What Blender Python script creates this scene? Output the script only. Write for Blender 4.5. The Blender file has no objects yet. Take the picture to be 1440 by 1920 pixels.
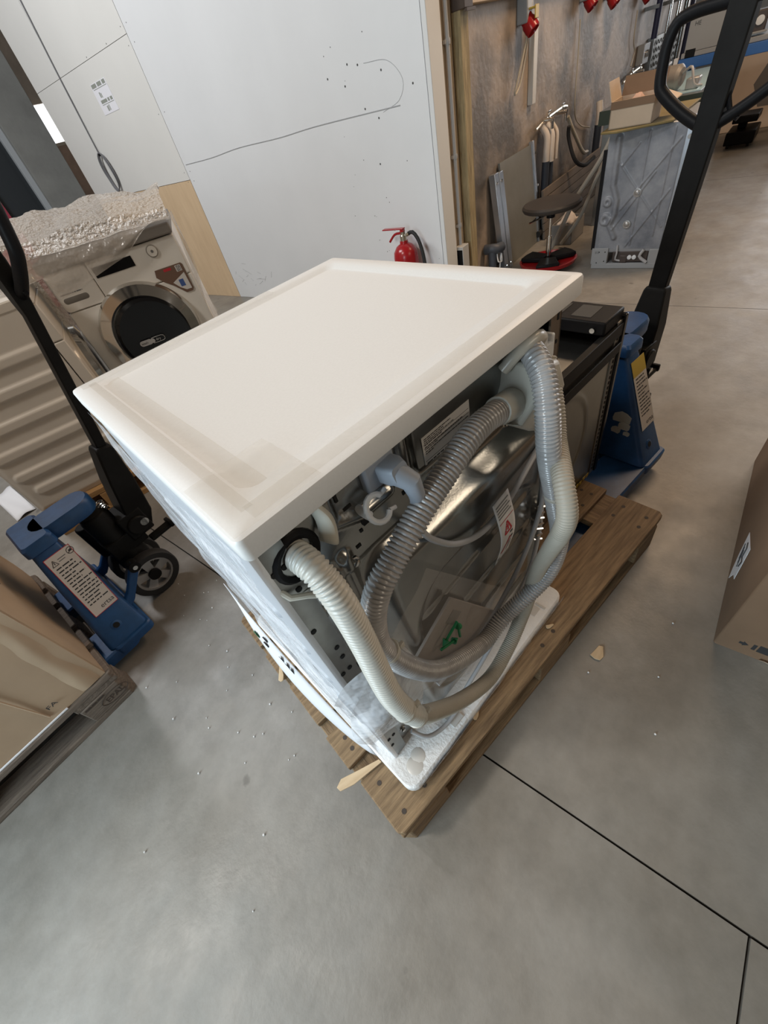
import bpy, bmesh, math, random
from mathutils import Vector, Matrix, noise

SC = bpy.context.scene
COL = SC.collection
random.seed(7)
R = math.radians

# ------------------------------------------------------------------ camera
cam_d = bpy.data.cameras.new('camera')
cam = bpy.data.objects.new('camera', cam_d)
COL.objects.link(cam)
cam.location = (0.0778, -0.2106, 1.2665)
cam.rotation_euler = (0.7641, 0.2086, -0.7385)
cam_d.sensor_fit = 'VERTICAL'
cam_d.sensor_height = 24.0
cam_d.lens = 766.7 / 1920 * 24.0
cam_d.clip_start = 0.02
cam_d.clip_end = 80
SC.camera = cam

# ------------------------------------------------------------------ light
world = bpy.data.worlds.new('hall_ambience')
SC.world = world
world.use_nodes = True
bg = world.node_tree.nodes['Background']
bg.inputs[0].default_value = (1.0, 0.83, 0.64, 1)
bg.inputs[1].default_value = 0.075


def area_light(name, loc, target, sx, sy, power, color):
    d = bpy.data.lights.new(name, 'AREA')
    d.shape = 'RECTANGLE'
    d.size, d.size_y = sx, sy
    d.energy = power
    d.color = color
    o = bpy.data.objects.new(name, d)
    COL.objects.link(o)
    o.location = loc
    v = Vector(target) - Vector(loc)
    o.rotation_euler = v.to_track_quat('-Z', 'Y').to_euler()
    return o


# the gate on the left lets in cool daylight, a roof lamp above it gives the defined shadows,
# a tube under the roof adds warm light further into the hall, two fills are added
area_light('roof_lamp_left', (-2.2, 1.35, 4.2), (0.3, 0.2, 0.2), 0.5, 0.7, 78, (1.0, 0.945, 0.87))
area_light('gate_daylight', (-2.35, 0.12, 1.25), (0.0, 0.3, 0.2), 1.3, 1.3, 80, (0.72, 0.89, 1.0))
area_light('rear_fill', (1.9, -2.5, 2.45), (0.4, 0.2, 0.8), 2.0, 0.7, 20, (1.0, 0.83, 0.64))  # unseen light, added for the highlight on the steel back and lid edge
area_light('roof_tube_far', (4.2, 0.6, 3.6), (3.4, 0.5, 0), 2.0, 0.5, 84, (1.0, 0.70, 0.45))
area_light('far_gate', (13.0, 0.6, 2.6), (4.0, 0.2, 0.0), 4.0, 3.4, 150, (0.97, 0.97, 1.0))
area_light('wall_fill', (-0.8, 4.1, 4.4), (1.7, 4.6, 1.5), 2.4, 0.6, 135, (0.96, 0.97, 1.0))  # unseen light, added to brighten the white boards and the lid

vs = SC.view_settings
vs.view_transform = 'Standard'
vs.look = 'None'
vs.exposure = 0.0
vs.gamma = 1.0
vs.use_curve_mapping = False

# ------------------------------------------------------------------ materials
MATS = {}


def mat(name, col, rough=0.5, metal=0.0, var=0.0, vscale=6.0, bump=0.0, bscale=40.0, stretch=(1, 1, 1), col2=None,
        coat=0.0, trans=0.0, emit=0.0, spec=0.5):
    if name in MATS:
        return MATS[name]
    m = bpy.data.materials.new(name)
    m.use_nodes = True
    nt = m.node_tree
    b = nt.nodes['Principled BSDF']
    b.inputs['Roughness'].default_value = rough
    b.inputs['Metallic'].default_value = metal
    b.inputs['Specular IOR Level'].default_value = spec
    b.inputs['Coat Weight'].default_value = coat
    b.inputs['Transmission Weight'].default_value = trans
    c = (*col, 1)
    b.inputs['Base Color'].default_value = c
    if emit:
        b.inputs['Emission Color'].default_value = c
        b.inputs['Emission Strength'].default_value = emit
    if var or col2 or bump:
        tc = nt.nodes.new('ShaderNodeTexCoord')
        mp = nt.nodes.new('ShaderNodeMapping')
        mp.inputs['Scale'].default_value = stretch
        nt.links.new(tc.outputs['Object'], mp.inputs[0])
    if var or col2:
        n = nt.nodes.new('ShaderNodeTexNoise')
        n.inputs['Scale'].default_value = vscale
        n.inputs['Detail'].default_value = 7
        n.inputs['Roughness'].default_value = 0.62
        nt.links.new(mp.outputs[0], n.inputs['Vector'])
        r = nt.nodes.new('ShaderNodeValToRGB')
        r.color_ramp.elements[0].position = 0.32
        r.color_ramp.elements[1].position = 0.68
        a = col2 if col2 else tuple(x * (1 - var) for x in col)
        hi = col if col2 else tuple(min(1, x * (1 + var * 0.6)) for x in col)
        r.color_ramp.elements[0].color = (*a, 1)
        r.color_ramp.elements[1].color = (*hi, 1)
        nt.links.new(n.outputs['Fac'], r.inputs[0])
        nt.links.new(r.outputs[0], b.inputs['Base Color'])
    if bump:
        n2 = nt.nodes.new('ShaderNodeTexNoise')
        n2.inputs['Scale'].default_value = bscale
        n2.inputs['Detail'].default_value = 4
        nt.links.new(mp.outputs[0], n2.inputs['Vector'])
        bp = nt.nodes.new('ShaderNodeBump')
        bp.inputs['Strength'].default_value = bump
        bp.inputs['Distance'].default_value = 0.01
        nt.links.new(n2.outputs['Fac'], bp.inputs['Height'])
        nt.links.new(bp.outputs[0], b.inputs['Normal'])
    MATS[name] = m
    return m


def film(name, clear=0.8, col=(0.9, 0.9, 0.9), rough=0.15, bump=0.4, bscale=14, glossy=0.5):
    m = bpy.data.materials.new(name)
    m.use_nodes = True
    nt = m.node_tree
    for n in list(nt.nodes):
        nt.nodes.remove(n)
    out = nt.nodes.new('ShaderNodeOutputMaterial')
    tr = nt.nodes.new('ShaderNodeBsdfTransparent')
    pr = nt.nodes.new('ShaderNodeBsdfPrincipled')
    pr.inputs['Base Color'].default_value = (*col, 1)
    pr.inputs['Roughness'].default_value = rough
    pr.inputs['Specular IOR Level'].default_value = glossy
    mx = nt.nodes.new('ShaderNodeMixShader')
    mx.inputs[0].default_value = 1 - clear
    nt.links.new(tr.outputs[0], mx.inputs[1])
    nt.links.new(pr.outputs[0], mx.inputs[2])
    nt.links.new(mx.outputs[0], out.inputs[0])
    if bump:
        tc = nt.nodes.new('ShaderNodeTexCoord')
        n2 = nt.nodes.new('ShaderNodeTexNoise')
        n2.inputs['Scale'].default_value = bscale
        n2.inputs['Detail'].default_value = 3
        nt.links.new(tc.outputs['Object'], n2.inputs['Vector'])
        bp = nt.nodes.new('ShaderNodeBump')
        bp.inputs['Strength'].default_value = bump
        bp.inputs['Distance'].default_value = 0.03
        nt.links.new(n2.outputs['Fac'], bp.inputs['Height'])
        nt.links.new(bp.outputs[0], pr.inputs['Normal'])
    return m


WHITE = mat('white_enamel', (0.80, 0.80, 0.785), 0.28, bump=0.02, bscale=500)
WHITE_TOP = mat('white_speckled_top', (0.80, 0.795, 0.775), 0.42, var=0.03, vscale=300)
WHITE_DAYLIT = mat('white_daylit_side', (0.78, 0.80, 0.83), 0.35)  # cool daylight on the left flank is mixed into this white
WARMW = mat('warm_white_enamel', (0.74, 0.71, 0.655), 0.35)
CREAM = mat('cream_enamel', (0.60, 0.555, 0.49), 0.4, var=0.04, vscale=3)
STEEL = mat('galvanised_steel', (0.36, 0.36, 0.345), 0.22, 1.0, var=0.2, vscale=9, bump=0.02, bscale=200)
STEEL_D = mat('steel_dark', (0.30, 0.30, 0.29), 0.36, 1.0, var=0.2, vscale=12)
CHROME = mat('chrome', (0.72, 0.71, 0.69), 0.12, 1.0)
ZINC = mat('zinc_rail', (0.60, 0.64, 0.70), 0.35, 1.0, var=0.1)
BLACK = mat('black_plastic', (0.010, 0.010, 0.011), 0.45, spec=0.12, bump=0.05, bscale=120)
BLACKG = mat('black_gloss', (0.008, 0.008, 0.009), 0.12, spec=0.35)
BLACKP = mat('black_paint', (0.010, 0.0098, 0.0095), 0.45, spec=0.12, var=0.3, vscale=12)
HOLE = mat('hole_dark', (0.004, 0.004, 0.004), 0.8)
RUBBER = mat('rubber', (0.016, 0.016, 0.017), 0.7, var=0.2, vscale=20)
BLUE = mat('blue_paint', (0.013, 0.066, 0.185), 0.42, var=0.35, vscale=9, bump=0.05, bscale=60)
GREYPL = mat('grey_plastic', (0.33, 0.37, 0.43), 0.45)
HUB = mat('grey_hub', (0.42, 0.41, 0.40), 0.4, 0.6)
CARD = mat('cardboard', (0.40, 0.285, 0.185), 0.8, var=0.10, vscale=3, bump=0.06, bscale=20)
CARD_D = mat('cardboard_brown', (0.19, 0.118, 0.070), 0.8, var=0.14, vscale=3, bump=0.06, bscale=20)
CARD_L = mat('cardboard_light', (0.50, 0.40, 0.30), 0.8, var=0.1, vscale=4)
WOOD = mat('pallet_wood', (0.31, 0.205, 0.108), 0.75, vscale=7, bump=0.35, bscale=22, stretch=(1.2, 14, 14),
           col2=(0.135, 0.083, 0.042))
WOODY = mat('pallet_wood_across', (0.31, 0.205, 0.108), 0.75, vscale=7, bump=0.35, bscale=22, stretch=(14, 1.2, 14),
            col2=(0.135, 0.083, 0.042))
WOOD_G = mat('weathered_wood', (0.20, 0.155, 0.118), 0.8, vscale=7, bump=0.4, bscale=20, stretch=(1.2, 14, 14),
             col2=(0.085, 0.064, 0.048))
WOOD_L = mat('new_wood', (0.40, 0.235, 0.095), 0.65, vscale=6, bump=0.2, bscale=20, stretch=(1.2, 12, 12),
             col2=(0.29, 0.155, 0.055))
WOOD_P = mat('pale_splinter', (0.62, 0.47, 0.30), 0.8, vscale=8, stretch=(1, 9, 9), col2=(0.48, 0.34, 0.2))
FOAM = mat('white_foam', (0.80, 0.79, 0.775), 0.8, var=0.04, vscale=60, bump=0.3, bscale=130)
PAPER = mat('white_paper', (0.74, 0.74, 0.76), 0.7)
LABEL = mat('label_paper', (0.62, 0.60, 0.58), 0.5)
LABELW = mat('label_white', (0.62, 0.585, 0.545), 0.5)
INK = mat('ink_black', (0.03, 0.03, 0.032), 0.6)
INKG = mat('ink_grey', (0.16, 0.16, 0.16), 0.6)
RED = mat('red_enamel', (0.36, 0.012, 0.016), 0.25)
REDP = mat('red_print', (0.45, 0.02, 0.03), 0.5)
GREENP = mat('green_print', (0.01, 0.17, 0.06), 0.5)
YELLOW = mat('yellow_label', (0.50, 0.36, 0.05), 0.5)
HOSE_W = mat('hose_beige', (0.56, 0.55, 0.50), 0.35, var=0.05)
HOSE_T = mat('hose_clear', (0.46, 0.455, 0.455), 0.2, col2=(0.34, 0.335, 0.335), vscale=30, spec=0.7)
HOSE_G = mat('hose_grey', (0.30, 0.28, 0.25), 0.5)
VALVE = mat('valve_plastic', (0.52, 0.50, 0.44), 0.28, var=0.08, vscale=12, spec=0.6)
CABLE = mat('cable_grey', (0.42, 0.42, 0.43), 0.4)
CLIPM = mat('white_clip', (0.72, 0.74, 0.76), 0.35)
WRAP = film('bubble_wrap_film', 0.25, (0.60, 0.55, 0.49), 0.25, 1.0, 60, 0.7)
FALL = film('hanging_film', 0.52, (0.52, 0.47, 0.41), 0.2, 0.6, 14, 0.7)
FILM = film('clear_film', 0.72, (0.75, 0.74, 0.74), 0.12, 0.6, 9, 0.9)
FILM_W = film('milky_film', 0.45, (0.78, 0.80, 0.84), 0.2, 0.6, 16, 0.8)
TAPE = film('clear_tape', 0.84, (0.66, 0.60, 0.50), 0.06, 0.15, 30, 1.0)
BAG = film('document_bag_film', 0.80, (0.62, 0.58, 0.54), 0.15, 0.5, 12, 0.8)
GLASS = film('pane_glass', 0.9, (0.6, 0.6, 0.6), 0.03, 0.0, 1, 0.9)


# ------------------------------------------------------------------ mesh helpers
class MB:
    def __init__(s):
        s.v, s.f = [], []

    def add(s, vs, fs, M=None):
        o = len(s.v)
        for p in vs:
            p = Vector(p)
            s.v.append(M @ p if M is not None else p)
        for f in fs:
            s.f.append([i + o for i in f])
        return s

    def box(s, x0, x1, y0, y1, z0, z1, M=None):
        v = [(x0, y0, z0), (x1, y0, z0), (x1, y1, z0), (x0, y1, z0), (x0, y0, z1), (x1, y0, z1), (x1, y1, z1), (x0, y1, z1)]
        return s.add(v, [(0, 3, 2, 1), (4, 5, 6, 7), (0, 1, 5, 4), (1, 2, 6, 5), (2, 3, 7, 6), (3, 0, 4, 7)], M)

    def loft(s, loops, cap=True, M=None, close=True):
        n = len(loops[0])
        v = [p for l in loops for p in l]
        f = []
        for i in range(len(loops) - 1):
            for j in range(n if close else n - 1):
                k = (j + 1) % n
                f.append((i * n + j, i * n + k, (i + 1) * n + k, (i + 1) * n + j))
        if cap:
            f.append(tuple(reversed(range(n))))
            f.append(tuple((len(loops) - 1) * n + j for j in range(n)))
        return s.add(v, f, M)

    def rrect(s, levels, M=None, seg=4):
        """levels: (x0,x1,y0,y1,radius,z) rounded rectangles lofted in order"""
        loops = []
        for x0, x1, y0, y1, r, z in levels:
            r = max(r, 1e-4)
            l = []
            for cx, cy, a0 in ((x1 - r, y1 - r, 0), (x0 + r, y1 - r, 90), (x0 + r, y0 + r, 180), (x1 - r, y0 + r, 270)):
                for k in range(seg + 1):
                    a = R(a0 + 90 * k / seg)
                    l.append((cx + r * math.cos(a), cy + r * math.sin(a), z))
            loops.append(l)
        return s.loft(loops, True, M)

    def cyl(s, p0, p1, r0, r1=None, n=16, M=None):
        return s.lathe([(r0, 0), (r0 if r1 is None else r1, (Vector(p1) - Vector(p0)).length)], p0, Vector(p1) - Vector(p0), n, M)

    def lathe(s, prof, p0=(0, 0, 0), axis=(0, 0, 1), n=24, M=None, cap=True):
        q = Vector(axis).normalized().to_track_quat('Z', 'Y').to_matrix()
        p0 = Vector(p0)
        loops = []
        for r, z in prof:
            loops.append([p0 + q @ Vector((r * math.cos(2 * math.pi * k / n), r * math.sin(2 * math.pi * k / n), z)) for k in range(n)])
        return s.loft(loops, cap, M)

    def prism(s, poly, z0, z1, M=None):
        return s.loft([[(x, y, z0) for x, y in poly], [(x, y, z1) for x, y in poly]], True, M)

    def tube(s, pts, r, n=10, M=None, step=0.02, pitch=0, amp=0.0, closed=False, rr=None, raw=False):
        P = [Vector(p) for p in pts]
        C = P if raw else spline(P, pitch / 4 if pitch else step, closed)
        loops = []
        t0 = None
        nrm = None
        L = len(C)
        dist = 0
        for i, p in enumerate(C):
            if closed:
                t = (C[(i + 1) % L] - C[i - 1]).normalized()
            else:
                t = (C[min(i + 1, L - 1)] - C[max(i - 1, 0)]).normalized()
            if nrm is None:
                nrm = t.orthogonal().normalized()
            else:
                nrm = (nrm - t * nrm.dot(t)).normalized()
            bn = t.cross(nrm)
            rad = r if rr is None else rr(i / (L - 1))
            if pitch:
                rad *= 1 + amp * (1, 0.4, -1, 0.4)[i % 4]
            loops.append([p + (nrm * math.cos(2 * math.pi * k / n) + bn * math.sin(2 * math.pi * k / n)) * rad for k in range(n)])
        if closed:
            loops.append(loops[0])
        return s.loft(loops, not closed, M)

    def sheet(s, nx, ny, fn, M=None, thick=0.0):
        """a grid skin of points fn(a,b); thick gives it a back face offset along its normal"""
        v = [Vector(fn(i / nx, j / ny)) for j in range(ny + 1) for i in range(nx + 1)]
        f = [(j * (nx + 1) + i, j * (nx + 1) + i + 1, (j + 1) * (nx + 1) + i + 1, (j + 1) * (nx + 1) + i) for j in range(ny) for i in range(nx)]
        return s.add(v, f, M)

    def build(s, name, m, parent=None, smooth=False, bevel=0.0, bseg=2, solid=0.0, auto=True, loc=None, rz=0.0):
        me = bpy.data.meshes.new(name)
        me.from_pydata([tuple(p) for p in s.v], [], s.f)
        me.validate()
        bm = bmesh.new()
        bm.from_mesh(me)
        if solid == 0.0:
            bmesh.ops.recalc_face_normals(bm, faces=bm.faces)
        bm.to_mesh(me)
        bm.free()
        o = bpy.data.objects.new(name, me)
        COL.objects.link(o)
        me.materials.append(m)
        if parent is not None:
            o.parent = parent
        if loc is not None:
            o.location = loc
        o.rotation_euler.z = rz
        if solid:
            md = o.modifiers.new('thickness', 'SOLIDIFY')
            md.thickness = solid
        if bevel:
            md = o.modifiers.new('edge', 'BEVEL')
            md.width = bevel
            md.segments = bseg
            md.limit_method = 'ANGLE'
            md.angle_limit = R(40)
        if smooth or bevel:
            for p in me.polygons:
                p.use_smooth = True
            if auto:
                me.set_sharp_from_angle(angle=R(38))
        return o


def spline(P, step, closed=False):
    n = len(P)
    if n == 2 and not closed:
        k = max(1, int((P[1] - P[0]).length / step))
        return [P[0].lerp(P[1], i / k) for i in range(k + 1)]
    out = []
    segs = n if closed else n - 1
    for i in range(segs):
        if closed:
            a, b, c, d = P[i - 1], P[i], P[(i + 1) % n], P[(i + 2) % n]
        else:
            b, c = P[i], P[i + 1]
            a = P[i - 1] if i else b * 2 - c
            d = P[i + 2] if i + 2 < n else c * 2 - b
        k = max(1, int(round((c - b).length / step)))
        for j in range(k):
            t = j / k
            out.append(0.5 * ((2 * b) + (c - a) * t + (2 * a - 5 * b + 4 * c - d) * t * t + (3 * b - a - 3 * c + d) * t ** 3))
    if not closed:
        out.append(P[-1].copy())
    return out


def thing(name, label, cat, loc=(0, 0, 0), rz=0.0, group=None):
    o = bpy.data.objects.new(name, None)
    COL.objects.link(o)
    o.location = loc
    o.rotation_euler.z = rz
    o.empty_display_size = 0.1
    o['label'] = label
    o['category'] = cat
    if group:
        o['group'] = group
    return o


def tag(o, label, cat, group=None):
    o['label'] = label
    o['category'] = cat
    if group:
        o['group'] = group
    return o


def struct(o):
    o['kind'] = 'structure'
    return o


def dup_tree(root, loc, rz, label, group=None):
    r = root.copy()
    COL.objects.link(r)
    r.location = loc
    r.rotation_euler.z = rz
    r['label'] = label
    if group:
        r['group'] = group
    for ch in list(root.children):
        c = ch.copy()
        COL.objects.link(c)
        c.parent = r
        for g in list(ch.children):
            d = g.copy()
            COL.objects.link(d)
            d.parent = c
    return r


def plane_m(o, right, up):
    r = Vector(right).normalized()
    u = Vector(up)
    u = (u - r * u.dot(r)).normalized()
    n = r.cross(u)
    M = Matrix((r, u, n)).transposed().to_4x4()
    M.translation = Vector(o)
    return M


def text(name, s, size, M, m, parent, ext=0.0003, align='LEFT', sx=1.0):
    cu = bpy.data.curves.new(name, 'FONT')
    cu.body = s
    cu.size = size
    cu.extrude = ext
    cu.align_x = align
    cu.resolution_u = 3
    t = bpy.data.objects.new(name, cu)
    COL.objects.link(t)
    bpy.context.view_layer.update()
    me = bpy.data.meshes.new_from_object(t.evaluated_get(bpy.context.evaluated_depsgraph_get()))
    bpy.data.objects.remove(t)
    me.transform(M @ Matrix.Diagonal((sx, 1, 1, 1)))
    me.materials.clear()
    me.materials.append(m)
    me.name = name
    o = bpy.data.objects.new(name, me)
    COL.objects.link(o)
    if parent is not None:
        o.parent = parent
    return o


def bars(mb, M, rows, t=0.0006):
    """rows of print: (x0,x1,y,height)"""
    for x0, x1, y, h in rows:
        mb.box(x0, x1, y - h / 2, y + h / 2, 0.0, t, M)
    return mb


def bars_words(mb, M, x0, x1, y, h, rnd, t=0.0006):
    x = x0
    while x < x1:
        w = rnd.uniform(1.5, 6) * h
        mb.box(x, min(x1, x + w), y - h / 2, y + h / 2, 0, t, M)
        x += w + h * 0.8
    return mb


def smooth01(t):
    t = max(0.0, min(1.0, t))
    return t * t * (3 - 2 * t)


def sd_rr(x, z, x0, x1, z0, z1, r):
    cx, cz = (x0 + x1) / 2, (z0 + z1) / 2
    qx, qz = abs(x - cx) - (x1 - x0) / 2 + r, abs(z - cz) - (z1 - z0) / 2 + r
    return math.hypot(max(qx, 0), max(qz, 0)) + min(max(qx, qz), 0) - r


def sd_seg(x, z, pts):
    d = 9
    for (ax, az), (bx, bz) in zip(pts, pts[1:]):
        vx, vz = bx - ax, bz - az
        t = max(0, min(1, ((x - ax) * vx + (z - az) * vz) / (vx * vx + vz * vz)))
        d = min(d, math.hypot(x - ax - t * vx, z - az - t * vz))
    return d


def wob(x, y, z=0.0, s=1.0):
    return noise.noise(Vector((x * s, y * s, z * s)))
# ------------------------------------------------------------------ the hall
B = R(11.5)
GX = Vector((math.cos(B), math.sin(B), 0))
GY = Vector((-math.sin(B), math.cos(B), 0))
G0 = Vector((2.496, 2.091, 0))


def G(x, y, z=0.0):
    return G0 + GX * x + GY * y + Vector((0, 0, z))


def concrete():
    m = bpy.data.materials.new('polished_concrete')
    m.use_nodes = True
    nt = m.node_tree
    b = nt.nodes['Principled BSDF']
    tc = nt.nodes.new('ShaderNodeTexCoord')

    def nz(scale, detail=6, rough=0.6):
        n = nt.nodes.new('ShaderNodeTexNoise')
        n.inputs['Scale'].default_value = scale
        n.inputs['Detail'].default_value = detail
        n.inputs['Roughness'].default_value = rough
        nt.links.new(tc.outputs['Object'], n.inputs['Vector'])
        return n

    def ramp(src, p0, c0, p1, c1):
        r = nt.nodes.new('ShaderNodeValToRGB')
        r.color_ramp.elements[0].position, r.color_ramp.elements[1].position = p0, p1
        r.color_ramp.elements[0].color, r.color_ramp.elements[1].color = (*c0, 1), (*c1, 1)
        nt.links.new(src, r.inputs[0])
        return r

    def mul(a, bb):
        x = nt.nodes.new('ShaderNodeMix')
        x.data_type = 'RGBA'
        x.blend_type = 'MULTIPLY'
        x.inputs[0].default_value = 1
        nt.links.new(a, x.inputs[6])
        nt.links.new(bb, x.inputs[7])
        return x.outputs[2]
    big = ramp(nz(2.2).outputs['Fac'], 0.3, (0.192, 0.173, 0.146), 0.7, (0.275, 0.261, 0.237))
    fine = ramp(nz(16, 8, 0.65).outputs['Fac'], 0.3, (0.86, 0.86, 0.86), 0.65, (1.06, 1.06, 1.06))
    # scattered dark drips and scuffs
    vo = nt.nodes.new('ShaderNodeTexVoronoi')
    vo.inputs['Scale'].default_value = 4.6
    vo.inputs['Randomness'].default_value = 1.0
    wp = nz(20, 3)
    ad = nt.nodes.new('ShaderNodeVectorMath')
    ad.operation = 'MULTIPLY_ADD'
    ad.inputs[1].default_value = (0.05, 0.05, 0.05)
    nt.links.new(wp.outputs['Color'], ad.inputs[0])
    nt.links.new(tc.outputs['Object'], ad.inputs[2])
    nt.links.new(ad.outputs[0], vo.inputs['Vector'])
    spots = ramp(vo.outputs['Distance'], 0.045, (0.62, 0.61, 0.60), 0.085, (1, 1, 1))
    c = mul(mul(big.outputs[0], fine.outputs[0]), spots.outputs[0])
    nt.links.new(c, b.inputs['Base Color'])
    rr = ramp(nz(7).outputs['Fac'], 0.3, (0.34,) * 3, 0.7, (0.52,) * 3)
    nt.links.new(rr.outputs[0], b.inputs['Roughness'])
    bp = nt.nodes.new('ShaderNodeBump')
    bp.inputs['Strength'].default_value = 0.08
    bp.inputs['Distance'].default_value = 0.01
    nt.links.new(nz(60).outputs['Fac'], bp.inputs['Height'])
    nt.links.new(bp.outputs[0], b.inputs['Normal'])
    return m


CONC = concrete()
JOINT = mat('joint_dark', (0.035, 0.03, 0.026), 0.9)
fl = struct(MB().box(-12, 12, -12, 12, -0.06, -0.012).build('floor', JOINT, loc=G(0, 0), rz=B))
gxs = [-11.5, -5.37, -2.594, 0.181, 2.956, 5.73, 11.9]
for i in range(len(gxs) - 1):
    gys = [-11.5, -5.0, -2.17, 8.4] if gxs[i] < -2.6 else [-11.5, -5.2, 8.4]
    for j in range(len(gys) - 1):
        o = MB().box(gxs[i] + 0.0025, gxs[i + 1] - 0.0025, gys[j] + 0.0025, gys[j + 1] - 0.0025, -0.0119, 0.0).build('slab', CONC, fl)

BOARD = mat('white_board', (0.77, 0.785, 0.79), 0.55, var=0.035, vscale=1.3)
BOARD_LAMPLIT = mat('white_board_lamplit', (0.76, 0.755, 0.72), 0.55, var=0.03, vscale=1.3)  # warm lamp tint painted into the left boards' white
PLY = mat('plywood', (0.72, 0.54, 0.345), 0.6, vscale=3, stretch=(1, 5, 1), col2=(0.63, 0.46, 0.285))
PLASTER = mat('beige_plaster', (0.62, 0.50, 0.37), 0.8, var=0.12, vscale=3, bump=0.2, bscale=60)


def stained_wall():
    m = mat('stained_wall_paint', (0.47, 0.385, 0.315), 0.6, vscale=2.6, col2=(0.28, 0.24, 0.205), bump=0.5, bscale=26)
    nt = m.node_tree
    b = nt.nodes['Principled BSDF']
    old = b.inputs['Base Color'].links[0].from_socket
    tc = nt.nodes.new('ShaderNodeTexCoord')
    mp = nt.nodes.new('ShaderNodeMapping')
    mp.inputs['Scale'].default_value = (1.1, 1, 0.8)
    nt.links.new(tc.outputs['Object'], mp.inputs[0])
    n = nt.nodes.new('ShaderNodeTexNoise')
    n.inputs['Scale'].default_value = 2.2
    n.inputs['Detail'].default_value = 8
    nt.links.new(mp.outputs[0], n.inputs['Vector'])
    r = nt.nodes.new('ShaderNodeValToRGB')
    r.color_ramp.elements[0].position, r.color_ramp.elements[1].position = 0.40, 0.56
    r.color_ramp.elements[0].color, r.color_ramp.elements[1].color = (0.36, 0.38, 0.40, 1), (1, 1, 1, 1)
    nt.links.new(n.outputs['Fac'], r.inputs[0])
    x = nt.nodes.new('ShaderNodeMix')
    x.data_type = 'RGBA'
    x.blend_type = 'MULTIPLY'
    x.inputs[0].default_value = 1
    nt.links.new(old, x.inputs[6])
    nt.links.new(r.outputs[0], x.inputs[7])
    nt.links.new(x.outputs[2], b.inputs['Base Color'])
    b.inputs['Specular IOR Level'].default_value = 0.7
    return m


STAIN = stained_wall()
GAPM = mat('panel_gap', (0.05, 0.05, 0.05), 0.9)
# white board wall (runs along the G y axis), boards are pieces of it
wl = struct(MB().box(0.014, 0.13, 0.0, 4.72, 0, 3.6).build('wall_left', mat('wall_core', (0.10, 0.10, 0.10), 0.8), loc=G(0, 0), rz=B))
g = 0.003
for y0, y1, z0, z1, m in ((0.0, 2.655, 0.0, 3.6, BOARD), (2.655, 4.05, 0.0, 1.042, PLY),
                          (2.655, 4.05, 1.042, 1.955, BOARD_LAMPLIT), (2.655, 4.05, 1.955, 3.6, BOARD_LAMPLIT), (4.05, 4.70, 0.0, 1.042, PLY),
                          (4.05, 4.70, 1.042, 1.955, BOARD_LAMPLIT), (4.05, 4.70, 1.955, 3.6, BOARD_LAMPLIT)):
    MB().box(0.0, 0.0139, y0 + g, y1 - g, z0 + g * 0.6, z1 - g * 0.6).build('panel', m, wl)
mb = MB()
rn = random.Random(3)
for k in range(34):
    y, z = rn.uniform(0.03, 0.75), rn.uniform(0.2, 1.5)
    s = rn.choice((0.002, 0.003, 0.003, 0.006))
    mb.cyl((-0.0006, y, z), (0.0002, y, z), s, n=6)
for y in (2.60, 2.70):
    for z in (1.03, 1.1, 1.5, 1.9, 2.0):
        mb.cyl((-0.0006, y, z), (0.0002, y, z), 0.004, n=6)
for y in (3.0, 3.4):
    mb.cyl((-0.0006, y, 1.97), (0.0002, y, 1.97), 0.005, n=6)
o = mb.build('nail_hole', mat('speck', (0.08, 0.08, 0.08), 0.8), wl)
o['kind'] = 'stuff'
# scuffs drawn on the board by a door or trolley
mb = MB()
mb.tube([(-0.0002, 2.62, 1.150), (-0.0002, 2.2, 1.152), (-0.0002, 1.8, 1.168), (-0.0002, 1.3, 1.164), (-0.0002, 0.9, 1.172), (-0.0002, 0.2, 1.166)], 0.003, 5)
mb.tube([(0.0, 0.42, 1.38), (0.0, 0.25, 1.36), (0.0, 0.16, 1.27), (0.0, 0.2, 1.19), (0.0, 0.33, 1.155)], 0.0016, 5)
for k in range(16):
    y, z = rn.uniform(1.95, 2.6), rn.uniform(0.12, 0.34)
    mb.tube([(0.0, y, z), (0.0, y + rn.uniform(-.12, .12), z + rn.uniform(-.06, .06))], 0.0015, 4)
mb.build('scuff', mat('scuff_grey', (0.42, 0.43, 0.44), 0.8), wl)

# stained grey wall (along the G x axis) with the beige pier between
wb = struct(MB().box(0.40, 7.0, 0.0, 0.2, 0, 4.2).build('wall_back', STAIN, loc=G(0, 0), rz=B))
struct(MB().box(0.131, 0.30, -0.002, 0.2, 0, 4.2).build('wall_pier', PLASTER, loc=G(0, 0), rz=B))
o = struct(MB().box(0.0, 0.09, -0.03, 0.03, 0, 1.53).build('trim_1', mat('old_timber', (0.52, 0.42, 0.24), 0.75, vscale=5, stretch=(10, 10, 1), col2=(0.22, 0.17, 0.09), bump=0.4, bscale=30), loc=G(0.305, -0.03), rz=B, bevel=0.004))
struct(MB().box(0.0, 0.14, -0.012, 0.02, 0, 4.2).build('trim_2', mat('white_edge', (0.72, 0.73, 0.72), 0.6), loc=G(-0.004, -0.022), rz=B, bevel=0.003))
struct(MB().box(-0.02, 2.3, -0.05, 0.0, 1.475, 1.68).build('trim_3', mat('beige_beam', (0.55, 0.43, 0.30), 0.6, var=0.1, vscale=3), loc=G(0.40, -0.003), rz=B, bevel=0.004))
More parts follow.
